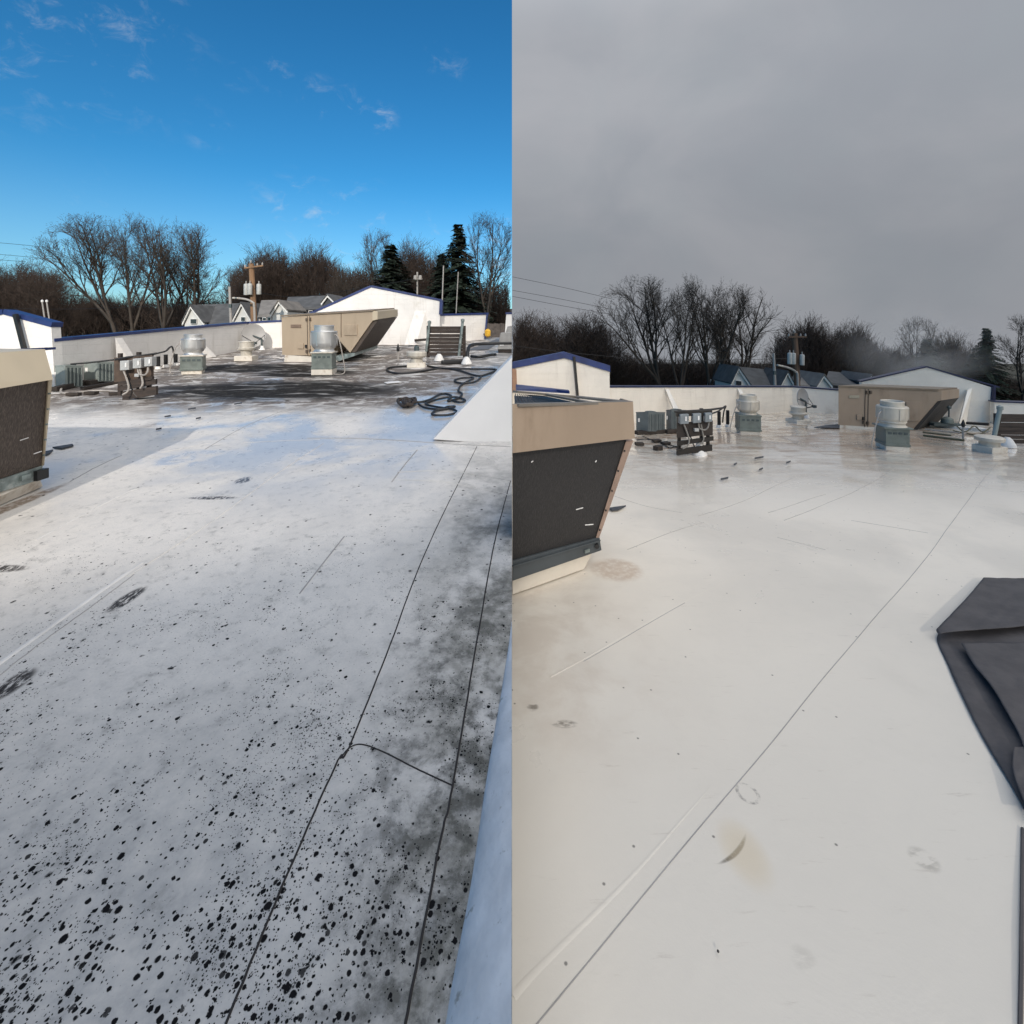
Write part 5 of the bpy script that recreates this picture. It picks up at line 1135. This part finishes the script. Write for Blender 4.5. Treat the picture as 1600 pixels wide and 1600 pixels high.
def conifer(seed):
    r = random.Random(seed); V = []; Fs = []; trunk = [(Vector((0, 0, 0)), Vector((0, 0, 9.8)), .16, .01)]
    for i in range(46):
        for k in range(r.randint(6, 8)):
            z = 1.0+8.95*((i+r.random())/46)**.93; R_ = (.12+(10.02-z)*.30)*r.uniform(.55, 1.2)
            a = r.uniform(0, 6.28); dx, dy = math.cos(a), math.sin(a); n = max(6, int(R_*19))
            for j in range(n):
                f_ = (j+r.random())/n; p = Vector((dx*R_*f_, dy*R_*f_, z-.35*R_*f_*f_+r.uniform(-.08, .08)))
                for _ in range(2):
                    s_ = r.uniform(.12, .26)*(1.15-f_*.5); o = Vector((r.gauss(0, 1), r.gauss(0, 1), r.gauss(0, .5))).normalized(); e = Vector((-dy, dx, r.uniform(-.4, .2)))*(s_*r.choice((-1, 1)))
                    b = len(V); V += [p, p+e+o*s_*.3, p+e*.5+Vector((dx, dy, -.5))*s_]; Fs.append((b, b+1, b+2))
            trunk.append((Vector((0, 0, z)), Vector((dx*R_, dy*R_, z-.35*R_)), .012, .005))
    me = bpy.data.meshes.new('crown'); me.from_pydata([tuple(v) for v in V], [], Fs); me.materials.append(needle)
    return me, tube_mesh(np.array([[*a, *b_, c, d] for a, b_, c, d in trunk]), 'trunk', bark2)
CON = {s_: conifer(s_) for s_ in (1, 2)}
def tree(H, label, kind, seed, px, top, Y, wscale=1.0, m=bark, rz=0.0, group=None, base=None, name='bare_tree'):
    f = mapR if H is R else (lambda x, y: (x, y))
    tx, ty = f(px, top); p = H.P(tx, ty, Y); gz = H.gz(Y) if base is None else base
    h = (p.z-gz); X = p.x; loc = Vector((X, Y, gz)); T = thing(name, label, 'tree', loc, group)
    if kind == 'conifer':
        cr, tr = CON[seed]
        for me, nm in ((cr, 'crown'), (tr, 'trunk')):
            o = bpy.data.objects.new(nm, me); C.objects.link(o); o.parent = T; o.scale = (h/10*wscale*1.75, h/10*wscale*1.75, h/10); o.rotation_euler = (0, 0, rz)
        return
    A = proto(kind, seed); c_, s_ = math.cos(rz), math.sin(rz); sx = h/10*wscale/.97; sz = h/10/np.percentile(np.maximum(A[:, 2], A[:, 5]), 99.0 if kind == 'brush' else 99.6)*10; sx *= 1.25 if kind == 'brush' else 1
    W = abs(A[:, [0, 3]]).max()*sx*1.4
    edge = (X+W > -.5) if H is L else (X-W < .5)
    key = (kind, seed, m.name)
    if not edge:
        if key not in MESH:
            big = A[:, 6] > .075; MESH[key] = (tube_mesh(A[big], 'trunk', m), tube_mesh(A[~big], 'crown', m, .0070))
        for me, nm in zip(MESH[key], ('trunk', 'crown')):
            o = bpy.data.objects.new(nm, me); C.objects.link(o); o.parent = T; o.scale = (sx, sx, sz); o.rotation_euler = (0, 0, rz)
    else:
        B = A.copy()
        for i in (0, 3):
            x = (A[:, i]*c_-A[:, i+1]*s_)*sx; y = (A[:, i]*s_+A[:, i+1]*c_)*sx; B[:, i] = x; B[:, i+1] = y; B[:, i+2] = A[:, i+2]*sz
        B[:, 6:] *= sx
        mx = B[:, [0, 3]]
        keep = (mx.max(1)+X < -.04) if H is L else (mx.min(1)+X > .04)
        B = B[keep]; big = B[:, 6] > .075*sx
        for q, nm in ((B[big], 'trunk'), (B[~big], 'crown')):
            if len(q) == 0: continue
            o = bpy.data.objects.new(nm, tube_mesh(q, nm, m, .0070*sx)); C.objects.link(o); o.parent = T
TL = [  # label, kind, seed, px, top, Y, w, mat, rz
 ('big bare tree leaning left, leftmost of the tall four', 'lean', 11, 190, 338, 52, .95, bark, 0.0),
 ('tall bare tree second from the left of the tall four', 'spread', 22, 207, 338, 50, .68, bark, 1.0),
 ('tall bare tree with crossing limbs, third of the tall four', 'spread', 23, 256, 346, 50, .85, bark, 2.2),
 ('bare tree with drooping outer limbs above the cream house', 'spread', 24, 302, 352, 52, .95, bark, .4),
 ('broad bare tree right behind the transformer pole', 'brush', 33, 408, 388, 66, 1.0, bark2, 0),
 ('bushy bare tree above the low dark house', 'brush', 34, 440, 394, 66, .9, bark2, 1),
 ('slim bushy bare tree left of the gable', 'brush', 33, 495, 384, 66, .8, bark2, 2),
 ('small bare tree left of the transformer pole', 'brush', 34, 378, 420, 64, .8, bark2, 3),
 ('loose pale bare tree above the gable peak', 'spread', 28, 592, 360, 66, .75, bark, 1.6),
 ('small bare tree just left of the gable peak', 'brush', 34, 540, 420, 64, .7, bark, 1.1),
 ('bushy bare tree between the two conifers', 'brush', 33, 650, 378, 66, .8, bark2, 2.1),
 ('short bare tree behind the right verge of the gable', 'brush', 34, 675, 392, 66, .8, bark2, 4.1),
 ('large bare tree right of the tall conifer', 'spread', 28, 762, 334, 58, .85, bark, 2.9),
]
for (lb, kind, seed, px, top, Y, w_, m_, rz) in TL:
    tree(L, lb+', sunny side', kind, seed, px, top, Y, w_, m_, rz)
    if px < 745 or seed == 28: tree(R, lb+', grey-sky side', kind, seed, px, top, Y, w_, m_, rz)
tree(L, 'dark broad conifer above the gable peak, sunny side', 'conifer', 1, 610, 382, 60, 1.15, rz=0, name='conifer_tree')
tree(L, 'tall dark pointed conifer left of the large bare tree, sunny side', 'conifer', 2, 716, 350, 60, .85, rz=1, name='conifer_tree')
tree(L, 'small dark conifer left of the tall pointed one, sunny side', 'conifer', 1, 690, 396, 62, .9, rz=2, name='conifer_tree')
tree(L, 'low dark conifer left of the gable wall, sunny side', 'conifer', 2, 463, 428, 68, .9, rz=2, name='conifer_tree')
tree(R, 'dim conifer half lost in steam above the gable peak, grey-sky side', 'conifer', 1, 606, 392, 60, 1.05, rz=0, name='conifer_tree')
tree(R, 'tall dim conifer left of the large bare tree, grey-sky side', 'conifer', 2, 703, 362, 60, .85, rz=1, name='conifer_tree')
tree(R, 'small dim conifer left of the tall one, grey-sky side', 'conifer', 1, 680, 405, 62, .8, rz=2, name='conifer_tree')
def where(side, i): return side
# the wood on the left: dense brown bare trees (one by one) with brush below
woodL = [(-30, 418, 60), (2, 424, 56), (28, 412, 62), (62, 414, 58), (88, 432, 54), (118, 455, 60), (150, 462, 56)]
names = ['cut by the left edge', 'second from the left edge', 'with a pale top', 'with the highest rounded top', 'sloping down to the right', 'low, behind the leaning tree', 'lowest, beside the leaning tree']
for i, (x, top, Y) in enumerate(woodL):
    tree(L, f'dense bare tree of left wood, {names[i]}, sunny side', 'brush', 33+i % 2, x, top, Y, 1.1, bark2, i*.9, 'brown trees of the left wood')
namesR = ['at the middle line of the photo', 'next to the middle line', 'third from the middle line', 'with the broad round top', 'above the peak of the left gable', 'right of the left gable peak', 'above the end of the left gable', 'low under the leaning tree']
for i, (x, top, Y) in enumerate([(-58, 416, 58), (-36, 410, 60), (-12, 414, 62), (14, 420, 58), (42, 412, 60), (66, 414, 56), (92, 436, 58), (125, 458, 60)]):
    tree(R, f'dense bare tree of left wood, {namesR[i]}, grey-sky side', 'brush', 33+i % 2, x, top, Y, 1.1, bark2, i*1.3+.5, 'brown trees of the left wood')
# far undergrowth
def thicket(H, x0, x1, ytop, Y, n, label, seed, gh=1.0):
    r = random.Random(seed); S = []
    f = mapR if H is R else (lambda x, y: (x, y))
    for i in range(n):
        x = r.uniform(x0, x1); yt = ytop(x)+abs(r.gauss(0, 12)); y_ = Y+r.uniform(-6, 8); fx, fy = f(x, yt); p = H.P(fx, fy, y_)
        g = Vector((p.x+r.gauss(0, .5), y_, H.gz(y_))); h = (p.z-g.z)
        if h < .5: continue
        if (H is L and max(p.x, g.x) > -.3) or (H is R and min(p.x, g.x) < .3): continue
        ra = r.uniform(.03, .08); mid = g+(p-g)*.5+Vector((r.gauss(0, .2), 0, 0)); S.append((g, mid, ra, ra*.7)); S.append((mid, p, ra*.7, .015))
        for _ in range(7):
            t_ = r.uniform(.3, .95); q = g+(p-g)*t_; e = q+Vector((r.gauss(0, .8), r.gauss(0, .4), r.uniform(.3, 1.6)))
            if (H is L and e.x > -.1) or (H is R and e.x < .1): continue
            S.append((q, e, .03, .012))
            for _ in range(2): 
                e2 = e+Vector((r.gauss(0, .5), 0, r.uniform(.1, .8)))
                if (H is L and e2.x > -.1) or (H is R and e2.x < .1): continue
                S.append((q+(e-q)*.6, e2, .02, .01))
    A = np.array([[*a, *b_, c, d] for a, b_, c, d in S]); o = bpy.data.objects.new('thicket', tube_mesh(A, 'thicket', bark2, .014)); C.objects.link(o); tag(o, label, 'thicket'); o['kind'] = 'stuff'
tl = lambda x: 470 if x < 110 else (482 if x < 300 else (470 if x < 360 else 448))
hump2 = lambda x: (428+abs(x-58)*.25+6*math.sin(x*.13)) if x < 90 else 474
thicket(L, -160, 360, hump2, 62, 1350, 'brown winter thicket behind the left gable and parapet, sunny side', 1)
hump = lambda x: min(396+abs(x-412)*.55, 392+abs(x-495)*.7, 388+abs(x-648)*.8, 418+abs(x-560)*.4, 445)
thicket(L, 360, 799, hump, 72, 1750, 'brown winter thicket behind the houses and gable wall, sunny side', 2)
thicket(R, -66, 360, hump2, 62, 1300, 'dark winter thicket behind the left gable and parapet, grey-sky side', 3)
thicket(R, 360, 860, hump, 72, 1750, 'dark winter thicket behind the houses and gable wall, grey-sky side', 4)
# far wooded rise so that the wood does not end in sky at its foot
hm = mat('far_woods', (.045, .034, .028), 1, var=.5, vs=.25, bump=1, bs=.6)
for H, s_, lb in ((L, -1, 'far dark wooded rise, sunny side'), (R, 1, 'far dark wooded rise, grey-sky side')):
    b = MB(); n = 160; r = random.Random(4); 
    for i in range(n+1):
        x = s_*.0+s_*(i/n)**1.2*170; Y = 92; yt = (489 if H is L else 577)+r.uniform(-3, 3)+3*math.sin(i*.35)
        if H is R: yt += min(45, x/90*740/10)
        z = CZ+(HZ-yt)/F*Y; b.v += [(x, Y, H.gz(Y)-2), (x, Y, z), (x, Y+9, z+1), (x, Y+30, H.gz(Y)-2)]
    for i in range(n):
        for j in range(3): a = i*4+j; q = (a, a+4, a+5, a+1); b.f.append(q if s_ > 0 else q[::-1])
    o = b.build('hill', hm, kind='structure'); o['label'] = lb

# ------------------------------------------------------------------ steam above the right gable
def steam():
    m = bpy.data.materials.new('steam'); m.use_nodes = True; t = NT(m.node_tree)
    tc = t.n('ShaderNodeTexCoord'); O = tc.outputs['Object']
    n1 = t.noise(t.mapping(O, scale=(.22, .22, .3)), 1.0, 4, .6, .6)
    ln = t.n('ShaderNodeVectorMath', operation='LENGTH'); mp = t.mapping(O, scale=(1/5.2, 1/2.8, 1/2.9)); t.l(mp, ln.inputs[0])
    fall = t.mr(ln.outputs['Value'], 1.0, .15)
    dn = t.m('MULTIPLY', t.m('MULTIPLY', fall, t.mr(n1, .40, .66)), .20)
    v = t.n('ShaderNodeVolumePrincipled'); v.inputs['Color'].default_value = (.99, .95, .91, 1); t.l(dn, v.inputs['Density'])
    o = t.n('ShaderNodeOutputMaterial'); t.l(v.outputs[0], o.inputs['Volume'])
    c = R.P(1440, 548, 27); b = MB(); n = 24; prof = [(5.2*math.cos(a), 2.9*math.sin(a)) for a in [rad(-90+180*i/14) for i in range(15)]]
    for (r_, z) in prof:
        for k in range(n):
            a = 2*math.pi*k/n; b.v.append((c.x+max(r_, .01)*math.cos(a), c.y+max(r_, .01)*.5*math.sin(a), c.z+z))
    for i in range(14):
        for k in range(n): k2 = (k+1) % n; b.f.append((i*n+k, i*n+k2, (i+1)*n+k2, (i+1)*n+k))
    ob = b.build('steam', m, kind='stuff', tagd=dict(loc=c)); tag(ob, 'faint pale steam drifting before the trees above the gable wall, grey-sky side', 'steam')
steam()
sc.cycles.volume_step_rate = 2.0
sc.cycles.volume_bounces = 2
